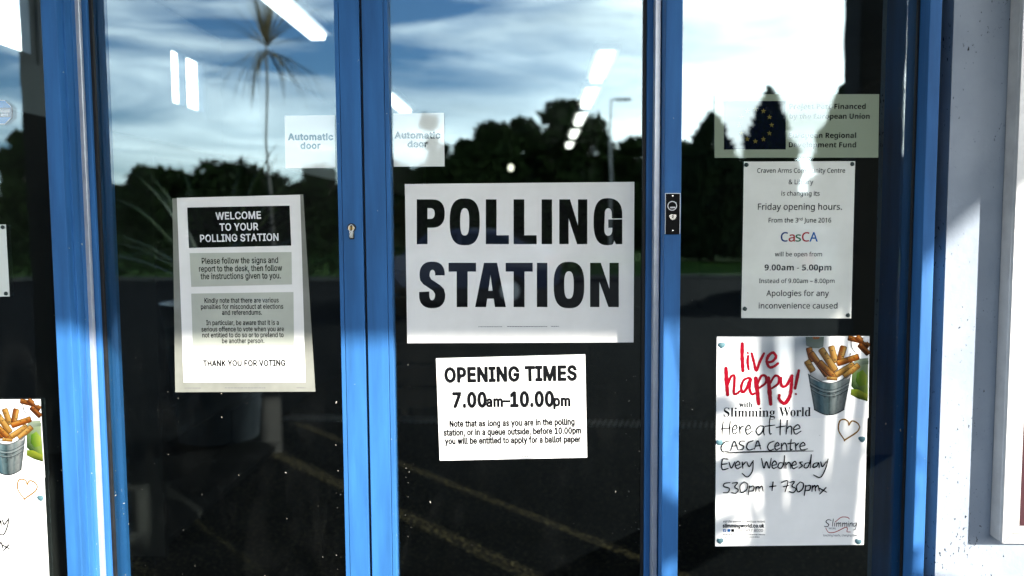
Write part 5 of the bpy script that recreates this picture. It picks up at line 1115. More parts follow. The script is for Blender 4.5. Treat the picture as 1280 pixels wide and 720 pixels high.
text('notice_text', [('Please follow the signs and', 'G', 252.4, 347.6, 329.8, 7.3, dict(bold=B, yb2=328.6)), ('report to the desk, then follow', 'G', 249, 352.6, 339.6, 7.3, dict(bold=B, yb2=338.4)), ('the instructions given to you.', 'G', 251, 351, 349, 7.3, dict(bold=B, yb2=348)),
     ('Kindly note that there are various', 'G', 255.8, 348.3, 378.6, 5.9, dict(bold=B, yb2=378)), ('penalties for misconduct at elections', 'G', 251.3, 354, 386.3, 5.9, dict(bold=B, yb2=385.8)), ('and referendums.', 'G', 277.8, 327.4, 393.6, 5.9, dict(bold=B, yb2=393.3)),
     ('In particular, be aware that it is a', 'G', 258, 348.4, 406.4, 5.9, dict(bold=B, yb2=406)), ('serious offence to vote when you are', 'G', 252, 355, 414.4, 5.9, dict(bold=B, yb2=414)), ('not entitled to do so or to pretend to', 'G', 253.2, 354.4, 421.8, 5.9, dict(bold=B, yb2=421.4)), ('be another person.', 'G', 277.8, 330.3, 429, 5.9, dict(bold=B, yb2=428.8))], YP - T3, M['ink'], t)
text('closing_line', [('THANK YOU FOR VOTING', 'G', 254.3, 356.6, 457.8, 7.2, dict(bold=0.055, yb2=457.2))], YP - T3, M['ink'], t)
dashes('small_print', imprint(231, 251, 485.6, 1.0, 1, 4) + imprint(281, 332, 485.4, 1.1, 1, 5) + imprint(371, 382, 485.2, 1.0, 1, 6), YP - T1, M['ink_grey'], t)

# ---- Automatic door stickers
for Cn, lab, tx, mat in (([(355.5, 144.6), (418.6, 143.8), (419.4, 209.8), (356.8, 210.6)], 'frosted square Automatic door sticker on the left leaf beside its blue stile', [('Automatic', 'G', 360.6, 416, 174.8, 7.6), ('door', 'G', 376, 400.2, 185.8, 7.6)], 'ink_teal'),
                         ([(491.6, 141.8), (555, 141), (555.8, 208), (492.2, 208.4)], 'frosted square Automatic door sticker above the large polling poster', [('Automatic', 'G', 493.8, 550, 172.8, 7.6), ('door', 'G', 510, 533.9, 183.8, 7.6)], 'ink')):
    t = root('door_sticker', lab, 'sticker', Cn, YP, 'Automatic door stickers')
    sheet_mesh('film', Cn, YP, M['film2'], t, th=0.0004, seed=8)
    text('lettering', [l + (dict(bold=0.0755),) for l in tx], YP - T1, M[mat], t)

# ---- European fund plaque
Cn = [(893, 117.8), (1099, 117.6), (1098, 197), (893.2, 197.3)]
t = root('funding_sign', 'wide translucent funding sign with a star circle flag on the right side window', 'sign', Cn, YQ)
sheet_mesh('film', Cn, YQ, M['film'], t, th=0.0004, seed=9)
quad('flag', [(905, 126.3), (982.2, 126.2), (982.2, 186.8), (905, 187)], YQ - T1, M['flag'], t)
st = []
for i in range(12):
    a = R(90 - i * 30); sx_, sy_ = 944.2 + 20.3 * math.cos(a), 156.4 - 20.3 * math.sin(a)
    st.append(np.array([(lambda q: (q[0], q[2]))(at(sx_ + (3.5 if k_ % 2 == 0 else 1.4) * math.sin(k_ * math.pi / 5), sy_ - (3.5 if k_ % 2 == 0 else 1.4) * math.cos(k_ * math.pi / 5), YQ - T2)) for k_ in range(10)]))
fill('star_circle', st, YQ - T2, M['star'], t)
text('lettering', [('Project Part-Financed', 'B', 986.9, 1082, 136.2, 6.4), ('by the European Union', 'B', 987, 1087, 148.5, 6.4), ('European Regional', 'B', 986.4, 1070, 172.4, 6.4), ('Development Fund', 'B', 986, 1070, 184.2, 6.4)], YQ - T1, M['ink'], t)

# ---- community centre notice
Cn = [(930, 202), (1069, 201.4), (1064, 398), (926.6, 397.6)]
t = root('opening_hours_notice', 'white sheet about Friday opening hours with the word CasCA in coloured letters', 'notice', Cn, YQ)
sheet_mesh('paper_sheet', Cn, YQ, M['notice'], t, seed=5)
h = dict(bold=0.012)
text('notice_text', [('Craven Arms Community Centre', 'H', 946.6, 1056.3, 216, 5.7, h), ('& Library', 'H', 985.8, 1016.4, 230.2, 5.7, h), ('is changing its', 'H', 976.8, 1024.4, 244.6, 5.7, h),
     ('Friday opening hours.', 'H', 947.4, 1052.4, 262.2, 7.7, h), ('From the 3', 'H', 960.8, 997.6, 278.1, 5.7, h), ('rd', 'H', 998.2, 1003, 275.6, 3.6, h), ('June 2016', 'H', 1005, 1038.8, 278.1, 5.7, h),
     ('will be open from', 'H', 968.6, 1027.4, 320.4, 5.4, h), ('Instead of 9.00am – 8.00pm', 'H', 948.8, 1043, 353.8, 5.4, h), ('Apologies for any', 'H', 958, 1036, 370, 7.0, h), ('inconvenience caused', 'H', 948.4, 1046.6, 385.6, 7.0, h)], YQ - T1, M['ink'], t)
text('hours_line', [('9.00am - 5.00pm', 'B', 955.6, 1039.2, 338, 7.3)], YQ - T1, M['ink'], t)
for ch, x0, x1, mt in (('C', 976, 984.6, 'navy_ink'), ('a', 985.8, 993.4, 'rust_ink'), ('s', 994.4, 1001, 'green_ink'), ('C', 1002.4, 1011.4, 'rust_ink'), ('A', 1012, 1022, 'blue_ink')):
    text('coloured_letter', [(ch, 'H', x0, x1, 301.8, 11.4, dict(bold=0.02))], YQ - T1, M[mt], t)
for i, (x, y) in enumerate(((933, 206), (1065.4, 205), (931, 386), (1060, 394))): blob('tack', x, y, 2.7, YQ - 0.0002, M['tack_dark'], t, seed=i)

# ---- blank sheet at the far left and octagon sticker
Cn = [(-120, 282), (7.2, 280.5), (12, 370.6), (-117, 372)]
t = root('pale_sheet', 'pale blank sheet at the far left edge held by two dark tacks', 'notice', Cn, YQ)
sheet_mesh('paper_sheet', Cn, YQ, M['film2'], t, seed=6)
for i, (x, y) in enumerate(((3.4, 284), (7.4, 367))): blob('tack', x, y, 2.6, YQ - 0.0002, M['tack_dark'], t, seed=i)
def octo(r): return [(0.0 + r / math.cos(R(22.5)) * math.sin(R(22.5 + 45 * i)), 140.3 - r / math.cos(R(22.5)) * math.cos(R(22.5 + 45 * i))) for i in range(8)]
t = root('octagon_sticker', 'small octagonal blue sticker with a dark maroon band at the far left', 'sticker', [(-15, 125), (15, 125), (15, 155), (-15, 155)], YQ)
def pf(name, poly, Y, mat, par): return fill(name, [np.array([(lambda q: (q[0], q[2]))(at(*p, Y)) for p in poly])], Y, mat, par)
pf('silver_edge', octo(15.2), YQ, M['white_ink'], t); pf('blue_field', octo(14.4), YQ - T1, M['blue_ink'], t)
pf('maroon_band', [(-14.3, 134.5), (14.3, 134.5), (14.3, 146.5), (-14.3, 146.5)], YQ - T2, glazed('maroon_print', diff((0.06, 0.004, 0.008)), COAT_F0), t)
text('lettering', [('mann', 'G', 0.5, 12.6, 140.4, 4.2, dict(bold=.05)), ('ects', 'G', 1.5, 10.2, 144.9, 3.2, dict(bold=.05))], YQ - T3, M['white_ink'], t)

# ---- slimming club poster
Cn = [(896, 421.2), (1087, 420), (1079.8, 681), (894, 683)]
def make_club():
    t = root('club_poster', 'tall live happy slimming club poster with a bucket of chips and handwriting', 'poster', Cn, YQ, 'slimming club posters')
    sheet_mesh('paper_sheet', Cn, YQ, M['paper'], t, seed=7)
    A = lambda p: (890 + p[0] / 4.8, 410 + p[1] / 4.8)
    Bc = lambda p: (890 + p[0] / 4.8, 540 + p[1] / 4.8)
    # the printed photograph: soft grey-blue blurs fading to white
    g = MB(); nx, ny = 40, 34
    vs = []; cs = []
    rn = random.Random(4)
    bl = [(360, 130, 150, 130, .55), (520, 90, 120, 90, .5), (180, 60, 60, 50, .25), (440, 260, 90, 80, .3), (620, 70, 70, 60, .8), (330, 250, 70, 90, .18)]
    for j in range(ny + 1):
        for i in range(nx + 1):
            x = 30 + (945 - 30) * i / nx; y = 52 + (540 - 52) * j / ny
            k_ = 0
            for (bx, by, rx, ry, a) in bl: k_ += a * math.exp(-((x - bx) / rx) ** 2 - ((y - by) / ry) ** 2)
            k_ = min(1, k_)
            w = np.array((2.1, 2.1, 2.05)); d_ = np.array((.20, .32, .42)) if x < 560 else np.array((.22, .27, .25))
            c = w * (1 - k_) + d_ * k_
            if x > 560 and y > 400: c = c * (1 - .10 * (math.sin(x * .55) > 0.2) * min(1, (x - 560) / 150) * max(0, 1 - (y - 400) / 120))
            x2 = min(x, 945 - max(0, (y - 52)) * .0135)
            q = at(*A((x2, y)), YQ - T1 * .6); vs.append((q[0], YQ - T1 * .6, q[2])); cs.append(c)
    fs = [(j * (nx + 1) + i, (j + 1) * (nx + 1) + i, (j + 1) * (nx + 1) + i + 1, j * (nx + 1) + i + 1) for j in range(ny) for i in range(nx)]
    mesh_obj('printed_background', vs, fs, M['print'], t, cols=cs)
    lay = [T1]
    def shape(m, pts, cols):
        """polygon with colours, fan from its centre"""
        lay[0] += 0.000004; Y = YQ - lay[0]
        pts = [np.array(p, float) for p in pts]
        cols = [np.array(c) for c in (cols if isinstance(cols, list) else [cols] * len(pts))]
        ce = sum(pts) / len(pts); cc = sum(cols) / len(cols)
        P = pts + [ce]; q = [at(*A(p), Y) for p in P]
        n = len(pts)
        m.add([(a[0], Y, a[2]) for a in q], [(i, (i + 1) % n, n) for i in range(n)], [tuple(c) for c in cols + [cc]])
    def chip(m, p, q, w, c0, c1):
        p, q = np.array(p, float), np.array(q, float); d = q - p; l = np.linalg.norm(d); d /= l; n = np.array([-d[1], d[0]])
        c0, c1 = np.array(c0), np.array(c1)
        dk = c0 * np.array((.30, .16, .1))
        # brown edge, pale flesh face, browned end
        def bar(o, w, a, b, cl, cr):
            pts = [p + d * (a * l + (-w * .15)) + n * (o - w * .32), p + d * a * l + n * (o - w / 2), p + d * b * l + n * (o - w / 2), p + d * (b * l + w * .12) + n * (o - w * .3), p + d * (b * l + w * .12) + n * (o + w * .3), p + d * b * l + n * (o + w / 2), p + d * a * l + n * (o + w / 2), p + d * (a * l - w * .15) + n * (o + w * .32)]
            shape(m, pts, [cl, cl, cl * .9, cl * .8, cr * .8, cr * .9, cr, cr])
        bar(0, w * 1.12, 0, 1, dk, dk); bar(0, w, 0.015, .985, c0 * .55, c1 * .5); bar(-w * .14, w * .62, .03, .97, c0, c1)
        bar(-w * .2, w * .22, .08, .8, c0 * 1.15, c0)
        for k_ in range(3):
            a = rn.uniform(.1, .9); e = p + d * a * l + n * rn.uniform(-.3, .3) * w; s = w * .16
            shape(m, [e + s * np.array([math.cos(f), math.sin(f)]) * (1.4 if f % 3 < 1 else .8) for f in np.arange(0, 6.2, 1.05)], tuple(c0 * .35))
    oc, og, ok = (.72, .33, .06), (.80, .48, .13), (.50, .13, .02)
    m = MB()
    # blurred glass jar, lime and board at the right; sauce dish behind
    shape(m, [(562, 52), (672, 52), (668, 112), (640, 122), (600, 120), (565, 105)], [(.12, .17, .14), (.2, .26, .2), (.33, .4, .36), (.3, .36, .3), (.22, .28, .22), (.2, .25, .25)])
    shape(m, [(600, 52), (650, 52), (640, 66), (610, 68)], (.42, .13, .03))
    shape(m, [(845, 210), (870, 185), (937, 180), (936, 400), (880, 395), (835, 350)], [(.25, .4, .12), (.45, .55, .4), (.5, .6, .4), (.35, .5, .05), (.03, .10, .01), (.02, .07, .01)])
    shape(m, [(870, 270), (905, 250), (930, 285), (925, 340), (885, 350), (862, 320)], [(.10, .30, .02), (.35, .55, .06), (.55, .68, .10), (.42, .55, .05), (.12, .28, .02), (.05, .15, .01)])
    shape(m, [(835, 365), (880, 370), (936, 400), (934, 440), (880, 425), (830, 400)], [(.30, .42, .03), (.48, .55, .05), (.5, .55, .06), (.05, .1, .01), (.04, .08, .01), (.2, .25, .03)])
    shape(m, [(845, 205), (940, 195), (939, 216), (850, 226)], [(.5, .58, .5), (.3, .4, .25), (.2, .28, .15), (.45, .5, .4)])
    chip(m, (820, 60), (905, 80), 30, (.5, .2, .04), (.3, .08, .01)); chip(m, (870, 55), (938, 110), 34, (.55, .22, .05), (.25, .06, .01)); chip(m, (885, 100), (938, 155), 32, (.42, .14, .03), (.2, .05, .01))
    m.build('printed_jar', M['print'], t, col=True)
    m = MB()
    # bucket body as vertical bands of grey and verdigris
    xs_ = np.linspace(0, 1, 15)
    top = [(575 + 262 * x, 272 + 62 * math.sin(math.pi * x) * .9) for x in xs_]; bot = [(612 + 182 * x, 488 + 34 * math.sin(math.pi * x)) for x in xs_]
    tone = [(.16, .20, .22), (.30, .38, .40), (.16, .27, .31), (.10, .22, .28), (.17, .34, .40), (.30, .44, .46), (.17, .28, .30), (.09, .15, .16), (.26, .33, .33), (.40, .46, .45), (.30, .38, .38), (.44, .50, .48), (.52, .56, .54), (.33, .38, .38), (.15, .18, .18)]
    for i in range(14):
        for j in range(8):
            def lp(a, b, f): return (a[0] + (b[0] - a[0]) * f, a[1] + (b[1] - a[1]) * f)
            f0, f1 = j / 8, (j + 1) / 8
            def tn(q, f): 
                r_ = np.array(tone[q]) * .78 * (1.15 - .35 * f) * rn.uniform(.82, 1.18)
                if .3 < f < .55 and rn.random() < .3: r_ = r_ * .5
                return r_
            shape(m, [lp(top[i], bot[i], f0), lp(top[i + 1], bot[i + 1], f0), lp(top[i + 1], bot[i + 1], f1), lp(top[i], bot[i], f1)], [tn(i, f0), tn(i + 1, f0), tn(i + 1, f1), tn(i, f1)])
    for f, w, c in ((.22, 3, (.05, .08, .09)), (.27, 4, (.45, .5, .5)), (.32, 4, (.05, .07, .08)), (.40, 3, (.38, .43, .43)), (.44, 3, (.06, .08, .09)), (.985, 6, (.04, .05, .06))):
        a = [lp(top[i], bot[i], f) for i in range(15)]
        for i in range(14): shape(m, [a[i], a[i + 1], (a[i + 1][0], a[i + 1][1] + w), (a[i][0], a[i][1] + w)], c)
    m.build('printed_bucket', M['print'], t, col=True)
    m = MB()
    shape(m, [(585, 262), (625, 232), (660, 262), (690, 312), (640, 322), (590, 300)], [(.7, .72, .72), (2.0, 2.0, 2.0), (1.8, 1.8, 1.8), (.6, .62, .62), (.7, .72, .72), (.6, .63, .64)])
    shape(m, [(790, 290), (835, 282), (820, 305), (780, 312)], (.75, .77, .76))
    chip(m, (582, 122), (602, 200), 34, oc, ok); chip(m, (570, 200), (605, 258), 36, og, oc); chip(m, (716, 112), (742, 205), 36, og, oc); chip(m, (790, 112), (768, 195), 36, og, ok)
    chip(m, (655, 128), (740, 255), 38, og, oc); chip(m, (595, 150), (690, 285), 34, oc, ok); chip(m, (645, 205), (735, 298), 36, oc, ok); chip(m, (755, 212), (878, 172), 34, oc, (.6, .15, .02))
    chip(m, (745, 282), (850, 218), 34, og, oc); chip(m, (795, 290), (880, 222), 32, og, oc); chip(m, (690, 300), (750, 305), 20, og, oc)
    m.build('printed_chips', M['print'], t, col=True)
    m = MB()
    for i in range(14): shape(m, [top[i], top[i + 1], (top[i + 1][0], top[i + 1][1] + 7), (top[i][0], top[i][1] + 7)], [(.05, .07, .08), (.08, .1, .1), (.3, .34, .34), (.3, .34, .34)])
    for a, b_ in (((832, 80), (838, 120)), ((838, 120), (860, 150)), ((860, 150), (880, 160)), ((832, 150), (825, 165))):
        shape(m, [a, b_, (b_[0] + 5, b_[1]), (a[0] + 5, a[1])], (.03, .03, .03))
    m.build('printed_rim', M['print'], t, col=True)
    # red brush lettering
    strokes('brush_lettering', [[24, (182, 95), (181, 170), (186, 258)], [17, (217, 168), (214, 205), (220, 248)], [13, (214, 148), (216, 152)],
        [17, (238, 152), (252, 205), (266, 256), (286, 205), (312, 152)], [18, (328, 207), (362, 200), (384, 172), (366, 148), (340, 165), (328, 200), (345, 235), (372, 230), (396, 212)],
        [25, (84, 242), (88, 320), (94, 400)], [17, (94, 345), (114, 292), (134, 288), (134, 340), (132, 392), (152, 392), (164, 380)],
        [17, (222, 298), (192, 312), (176, 352), (184, 386), (208, 362), (232, 302), (226, 362), (240, 398), (256, 392)],
        [25, (262, 300), (272, 380), (280, 455)], [16, (272, 338), (296, 288), (322, 290), (322, 328), (286, 358)],
        [26, (338, 300), (345, 380), (352, 456)], [16, (346, 335), (376, 288), (402, 296), (396, 334), (358, 362)],
        [17, (414, 298), (418, 345), (446, 345), (478, 286)], [22, (480, 286), (476, 350), (466, 410), (436, 452), (404, 428), (404, 402)],
        [20, (520, 255), (508, 312), (498, 362)], [13, (502, 395), (504, 397)]], YQ - T2, M['red_ink'], t, 16, A, 0.25, taper=.8)
    text('club_name', [('with', 'S', 924, 940.6, 508.8, 6.6, dict(bold=0.012)), ('Slimming', 'S', 904.6, 968.8, 521.0, 11.4, dict(bold=0.0)), ('World', 'S', 973.8, 1013.4, 520.4, 11.4, dict(bold=0.0))], YQ - T2, M['ink'], t)
    strokes('gold_heart', [[(795, 672), (760, 615), (765, 562), (790, 548), (815, 560), (821, 584)], [(821, 584), (840, 558), (872, 570), (886, 592)], [(886, 596), (868, 625), (800, 670), (795, 678)]], YQ - T2, M['gold_ink'], t, 9, A)
    hw1 = [[(68, 562), (63, 600), (61, 642)], [(110, 560), (106, 600), (104, 642)], [(54, 606), (84, 602), (112, 600)], [(126, 612), (150, 602), (142, 581), (124, 602), (130, 636), (156, 622)], [(163, 586), (167, 612), (169, 636)], [(168, 610), (178, 592), (197, 588)],
        [(204, 612), (230, 602), (222, 581), (203, 604), (212, 637), (244, 618)], [(310, 590), (286, 588), (265, 614), (278, 641), (300, 625), (312, 592), (309, 622), (314, 641)], [(346, 548), (344, 600), (347, 634), (356, 634)], [(318, 590), (345, 586), (376, 582)],
        [(412, 550), (409, 600), (408, 641)], [(386, 597), (410, 592), (440, 588)], [(452, 554), (448, 600), (444, 636)], [(447, 608), (462, 590), (477, 594), (477, 620), (476, 638)], [(488, 610), (526, 600), (514, 580), (490, 602), (500, 636), (534, 618)]]
    hw = [[(102, 54), (74, 62), (55, 92), (66, 118), (102, 113)], [(112, 110), (134, 54), (156, 106)], [(120, 84), (152, 82)], [(196, 54), (172, 55), (166, 72), (188, 84), (184, 102), (164, 106)], [(246, 52), (217, 64), (207, 90), (221, 107), (250, 100)], [(254, 102), (274, 52), (292, 102)], [(260, 84), (290, 80)],
        [(372, 54), (344, 66), (333, 90), (345, 109), (372, 101)], [(376, 86), (401, 78), (392, 62), (376, 82), (384, 106), (409, 95)], [(415, 68), (418, 106)], [(418, 84), (434, 65), (446, 80), (448, 106)], [(474, 44), (470, 80), (470, 105), (481, 102)], [(453, 70), (495, 64)], [(500, 68), (502, 105)], [(502, 82), (518, 66)], [(525, 86), (556, 78), (546, 62), (527, 80), (535, 106), (572, 100)],
        [5, (78, 126), (330, 118), (606, 113)], [3.5, (92, 121), (330, 113), (560, 109)],
        [(94, 162), (62, 164), (60, 222), (96, 218)], [(62, 193), (90, 189)], [(101, 180), (115, 215), (136, 178)], [(140, 200), (166, 192), (155, 174), (138, 196), (150, 219), (174, 208)], [(180, 180), (184, 216)], [(184, 198), (201, 178)], [(208, 178), (222, 206), (244, 174)], [(246, 170), (241, 232), (212, 268), (180, 248)],
        [(296, 158), (310, 216), (325, 176), (342, 216), (354, 156)], [(358, 200), (386, 192), (375, 172), (358, 194), (366, 217), (392, 207)], [(426, 185), (404, 184), (394, 208), (414, 216), (430, 180), (434, 138), (431, 215)], [(440, 182), (442, 216)], [(442, 198), (458, 180), (469, 192), (471, 216)], [(478, 200), (503, 192), (495, 174), (478, 194), (486, 218), (510, 207)], [(540, 178), (524, 182), (540, 200), (520, 216)],
        [(582, 182), (558, 188), (551, 210), (572, 210), (588, 170), (594, 133), (588, 213)], [(636, 182), (611, 188), (604, 210), (626, 204), (638, 182), (641, 213)], [(650, 178), (660, 206), (684, 176)], [(694, 160), (678, 220), (648, 270), (608, 256)],
        [(106, 302), (74, 307), (70, 325), (102, 336), (94, 360), (66, 362)], [(120, 305), (152, 302), (134, 328), (156, 345), (140, 366), (116, 360)], [(190, 297), (166, 322), (174, 361), (204, 346), (212, 312), (190, 297)], [(223, 322), (215, 376)], [(222, 330), (248, 322), (246, 348), (222, 353)], [(262, 325), (260, 356)], [(262, 337), (276, 322), (281, 356)], [(281, 337), (296, 322), (304, 352)], [(364, 298), (358, 349)], [(344, 326), (382, 321)],
        [(414, 300), (452, 292), (436, 356)], [(426, 326), (456, 319)], [(464, 300), (492, 295), (477, 322), (501, 338), (486, 361), (460, 355)], [(526, 297), (505, 323), (513, 356), (540, 340), (546, 308), (526, 297)], [(560, 318), (551, 378)], [(558, 324), (586, 318), (583, 344), (560, 349)], [(600, 320), (597, 353)], [(600, 332), (614, 318), (618, 351)], [(618, 332), (632, 318), (641, 350)], [(644, 335), (684, 358)], [(681, 331), (644, 369)]]
    strokes('handwriting', [[(x, y - 624) for x, y in p] for p in hw1] + hw, YQ - T2, M['ink'], t, 8.0, Bc, seed=9)
    # foot of the poster
    text('web_address', [('slimmingworld.co.uk', 'G', 903.6, 955, 659.4, 4.6, dict(bold=.05)), ('visit the website for delicious recipes', 'G', 903.6, 956, 653.2, 2.9, dict(shear=.2)), ('0344 897 8000', 'G', 919.4, 953.6, 664.8, 3.6)], YQ - T2, M['ink'], t)
    for x0, mt in ((904, 'blue_ink'), (909.3, 'blue_ink'), (914, 'ink')):
        o = quad('contact_icon', [(x0, 661.3), (x0 + 3.7, 661.3), (x0 + 3.7, 664.9), (x0, 664.9)], YQ - T2, M[mt], t)
    text('contact_symbol', [('f', 'G', 905.2, 906.8, 664.6, 2.6, dict(bold=.06))], YQ - T3, M['white_ink'], t)
    dashes('small_print', imprint(903.6, 956.5, 668.9, 0.8, 1, 7) + imprint(903.6, 949.5, 671.7, 0.8, 1, 8), YQ - T2, M['ink'], t)
    strokes('club_logo', [[5, (715, 530), (695, 526), (684, 540), (700, 555), (692, 568), (674, 565)], [4, (728, 522), (722, 566)], [4, (736, 545), (734, 566)], [3, (738, 535), (739, 536)], [4, (748, 545), (746, 567)], [4, (748, 552), (760, 545), (760, 567)], [4, (761, 552), (772, 545), (772, 567)], [4, (784, 545), (782, 567)], [4, (784, 552), (795, 545), (796, 567)], [4, (797, 552), (808, 545), (808, 567)],
        [4, (818, 545), (816, 567)], [3, (819, 535), (820, 536)], [4, (828, 545), (826, 567)], [4, (828, 552), (840, 545), (840, 567)], [4, (864, 546), (848, 550), (850, 566), (864, 558), (868, 543), (862, 580), (846, 588)]], YQ - T2, M['ink'], t, 4.5, Bc)
    strokes('logo_swoosh', [[5, (740, 540), (775, 512), (812, 512), (824, 522)], [5, (682, 575), (700, 602), (740, 600), (800, 572), (812, 580), (810, 598), (830, 600)]], YQ - T2, M['rust_ink'], t, 5, Bc)
    text('logo_text', [('WORLD', 'G', 1035.8, 1045.2, 661.6, 2.2, dict(bold=.03)), ('touching hearts, changing lives', 'G', 1029, 1071.6, 670.4, 2.6, dict(bold=.02))], YQ - T2, M['ink_grey'], t)
    for i, (x, y) in enumerate(((902, 431), (899.2, 552.6), (1077.4, 548.4), (900.2, 675.6), (1073, 676.6))): blob('tack', x, y, 4.0, YQ - 0.0006, M['tack'], t, heart=True, seed=i)
    blob('tack', 1082.4, 424.2, 3.6, YQ - 0.0006, M['white_plastic'], t, seed=9)
    return t
club = make_club()
club2 = copy_tree(club)
d_ = at(50.5, 499, YQ) - at(1087, 420, YQ)
club2.location = (club.location.x + float(d_[0]), club.location.y, club.location.z + float(d_[2]))
club['label'] = 'whole slimming club poster with chips bucket and handwriting on the right side window'
club2['label'] = 'slimming club poster cut off by the left picture edge, its right strip showing'
# ================================================================== outdoors, seen mirrored in the glass
def crown_mesh(name, clumps, n, size, mat, parent, seed, flat=0.5):
    r = np.random.default_rng(seed)
    w = np.array([c[3] * c[4] * c[5] for c in clumps]) ** .67; w /= w.sum()
    idx = r.choice(len(clumps), n, p=w)
    c = np.array(clumps)[idx]
    d = r.normal(size=(n, 3)); d /= np.linalg.norm(d, axis=1, keepdims=True)
    rad = r.uniform(0.25, 1.0, (n, 1)) ** .45 * (1 + r.normal(0, .09, (n, 1)))
    P = c[:, :3] + d * rad * c[:, 3:6]
    nrm = r.normal(size=(n, 3)) + d * flat; nrm /= np.linalg.norm(nrm, axis=1, keepdims=True)
    a = np.cross(nrm, r.normal(size=(n, 3))); a /= np.linalg.norm(a, axis=1, keepdims=True); b = np.cross(nrm, a)
    s = (size * r.uniform(.6, 1.5, (n, 1)))
    V = np.stack([P - a * s, P - b * s * .55, P + a * s, P + b * s * .55], 1).reshape(-1, 3)
    F = [(4 * i, 4 * i + 1, 4 * i + 2, 4 * i + 3) for i in range(n)]
    return mesh_obj(name, V, F, mat, parent)
def trunk(parent, x, y, h, r0, seed, limbs=6, reach=2.0):
    m = MB(); rr = random.Random(seed)
    p = [(x + rr.uniform(-.1, .1) * i, y + rr.uniform(-.1, .1) * i, -0.1 + h * i / 5) for i in range(6)]
    m.tube(p, [r0 * (1 - .13 * i) for i in range(6)], 9)
    for i in range(limbs):
        a = rr.uniform(0, 6.28); q = p[rr.randint(2, 5)]
        e = (q[0] + math.cos(a) * reach * .5, q[1] + math.sin(a) * reach * .5, q[2] + reach * .5); f = (q[0] + math.cos(a) * reach, q[1] + math.sin(a) * reach, q[2] + reach * 1.3)
        m.tube([q, e, f], [r0 * .45, r0 * .3, r0 * .08], 6)
    return m.build('trunk', M['bark'], parent)
def mir(px, py, y):
    """world x, z of the point at depth y (< 0) whose mirror image in the glazing sits at picture pixel px, py"""
    q = at(px, py, -y); return float(q[0]), float(q[2])
def broadleaf(label, px, pytop, hw, y, seed):
    x, top = mir(px, pytop, y); w = hw * (-y + 1.55) / FPX
    t = thing('broadleaf_tree', label, 'tree', (x, y, -0.03), 'trees beyond the lawn')
    trunk(t, x, y, top * .6, .22, seed, 7, w * .45)
    r = random.Random(seed); cl = []
    for i in range(20):
        a = r.uniform(0, 6.28); q = r.uniform(0, .70) * w; zz = r.uniform(.22, .82) * top
        k_ = w * r.uniform(.30, .48) * (1.1 - .45 * zz / top)
        cl.append((x + math.cos(a) * q, y + math.sin(a) * q, zz, k_, k_, k_ * .8))
    for i in range(5): cl.append((x + (i - 2) * w * .4, y, top * .22, w * .4, w * .4, top * .24))
    cl.append((x + r.uniform(-.2, .2) * w, y, top - w * .28, w * .36, w * .36, w * .28))
    crown_mesh('crown', cl, 10000, .28, M['leaf'], t, seed)
def conifer(label, px, pytop, hwb, y, seed):
    x, top = mir(px, pytop, y); w = hwb * (-y + 1.55) / FPX
    t = thing('conifer_tree', label, 'tree', (x, y, -0.03), 'conifers beyond the lawn')
    m = MB(); m.tube([(x, y, -.1), (x, y, top * .5), (x, y, top * .96)], [.2, .12, .02], 8); m.build('trunk', M['bark'], t)
    r = np.random.default_rng(seed); n = 6500
    h = 1 - r.uniform(0, 1, n) ** .62
    a = r.uniform(0, 6.283, n); lump = 1 + .16 * np.sin(a * 3 + h * 17 + seed) + .10 * np.sin(h * 43 + a)
    prof = np.where(h < .55, 1 - .28 * h / .55, .72 * (1 - ((h - .55) / .45) ** 1.35))
    rad = w * prof * lump * r.uniform(.3, 1, n) ** .4
    P = np.stack([x + np.cos(a) * rad, y + np.sin(a) * rad, .3 + h * (top - .3)], 1)
    d = np.stack([np.cos(a) * .6, np.sin(a) * .6, r.uniform(.3, 1.3, n)], 1) + r.normal(0, .3, (n, 3)); d /= np.linalg.norm(d, axis=1, keepdims=True)
    b = np.cross(d, r.normal(size=(n, 3))); b /= np.linalg.norm(b, axis=1, keepdims=True)
    s = (r.uniform(.16, .42, n) * (1.15 - .5 * h))[:, None]
    V = np.stack([P - d * s, P - b * s * .33, P + d * s, P + b * s * .33], 1).reshape(-1, 3)
    mesh_obj('crown', V, [(4 * i, 4 * i + 1, 4 * i + 2, 4 * i + 3) for i in range(n)], M['conifer'], t)
for i, (px, py, hw, y, lab) in enumerate([
    (712, 124, 78, -48, 'tallest broad dark tree mirrored over the polling poster'), (625, 151, 62, -46, 'rounded dark tree mirrored left of the tallest one'), (580, 176, 44, -44, 'low dark tree mirrored beside the door sticker'),
    (539, 146, 25, -50, 'slim tree mirrored behind the right door sticker'), (790, 170, 50, -52, 'dark tree mirrored beside the mullion'), (664, 146, 60, -53, 'dark tree filling the middle of the mirrored group'), (850, 178, 40, -50, 'low tree mirrored just right of the mullion'),
    (300, 203, 90, -52, 'low spreading tree mirrored over the welcome poster'), (410, 206, 60, -55, 'low tree mirrored under the left door sticker'), (190, 206, 60, -56, 'low tree mirrored at the left of the left door'), (20, 166, 40, -46, 'dark tree mirrored at the far left'),
    (1120, 196, 60, -50, 'dark tree mirrored at the right jamb'), (480, 190, 50, -54, 'low tree mirrored behind the meeting stiles')]):
    broadleaf(lab, px, py, hw, y, 20 + i)
for i, (px, py, hw, lab) in enumerate([(890, 141, 52, 'shorter wide conifer mirrored left of the funding sign flag'), (962, 107, 42, 'tall pointed conifer mirrored across the flag'), (1053, 106, 40, 'tall conifer mirrored across the sign lettering')]):
    conifer(lab, px, py, hw, -34, 60 + i)
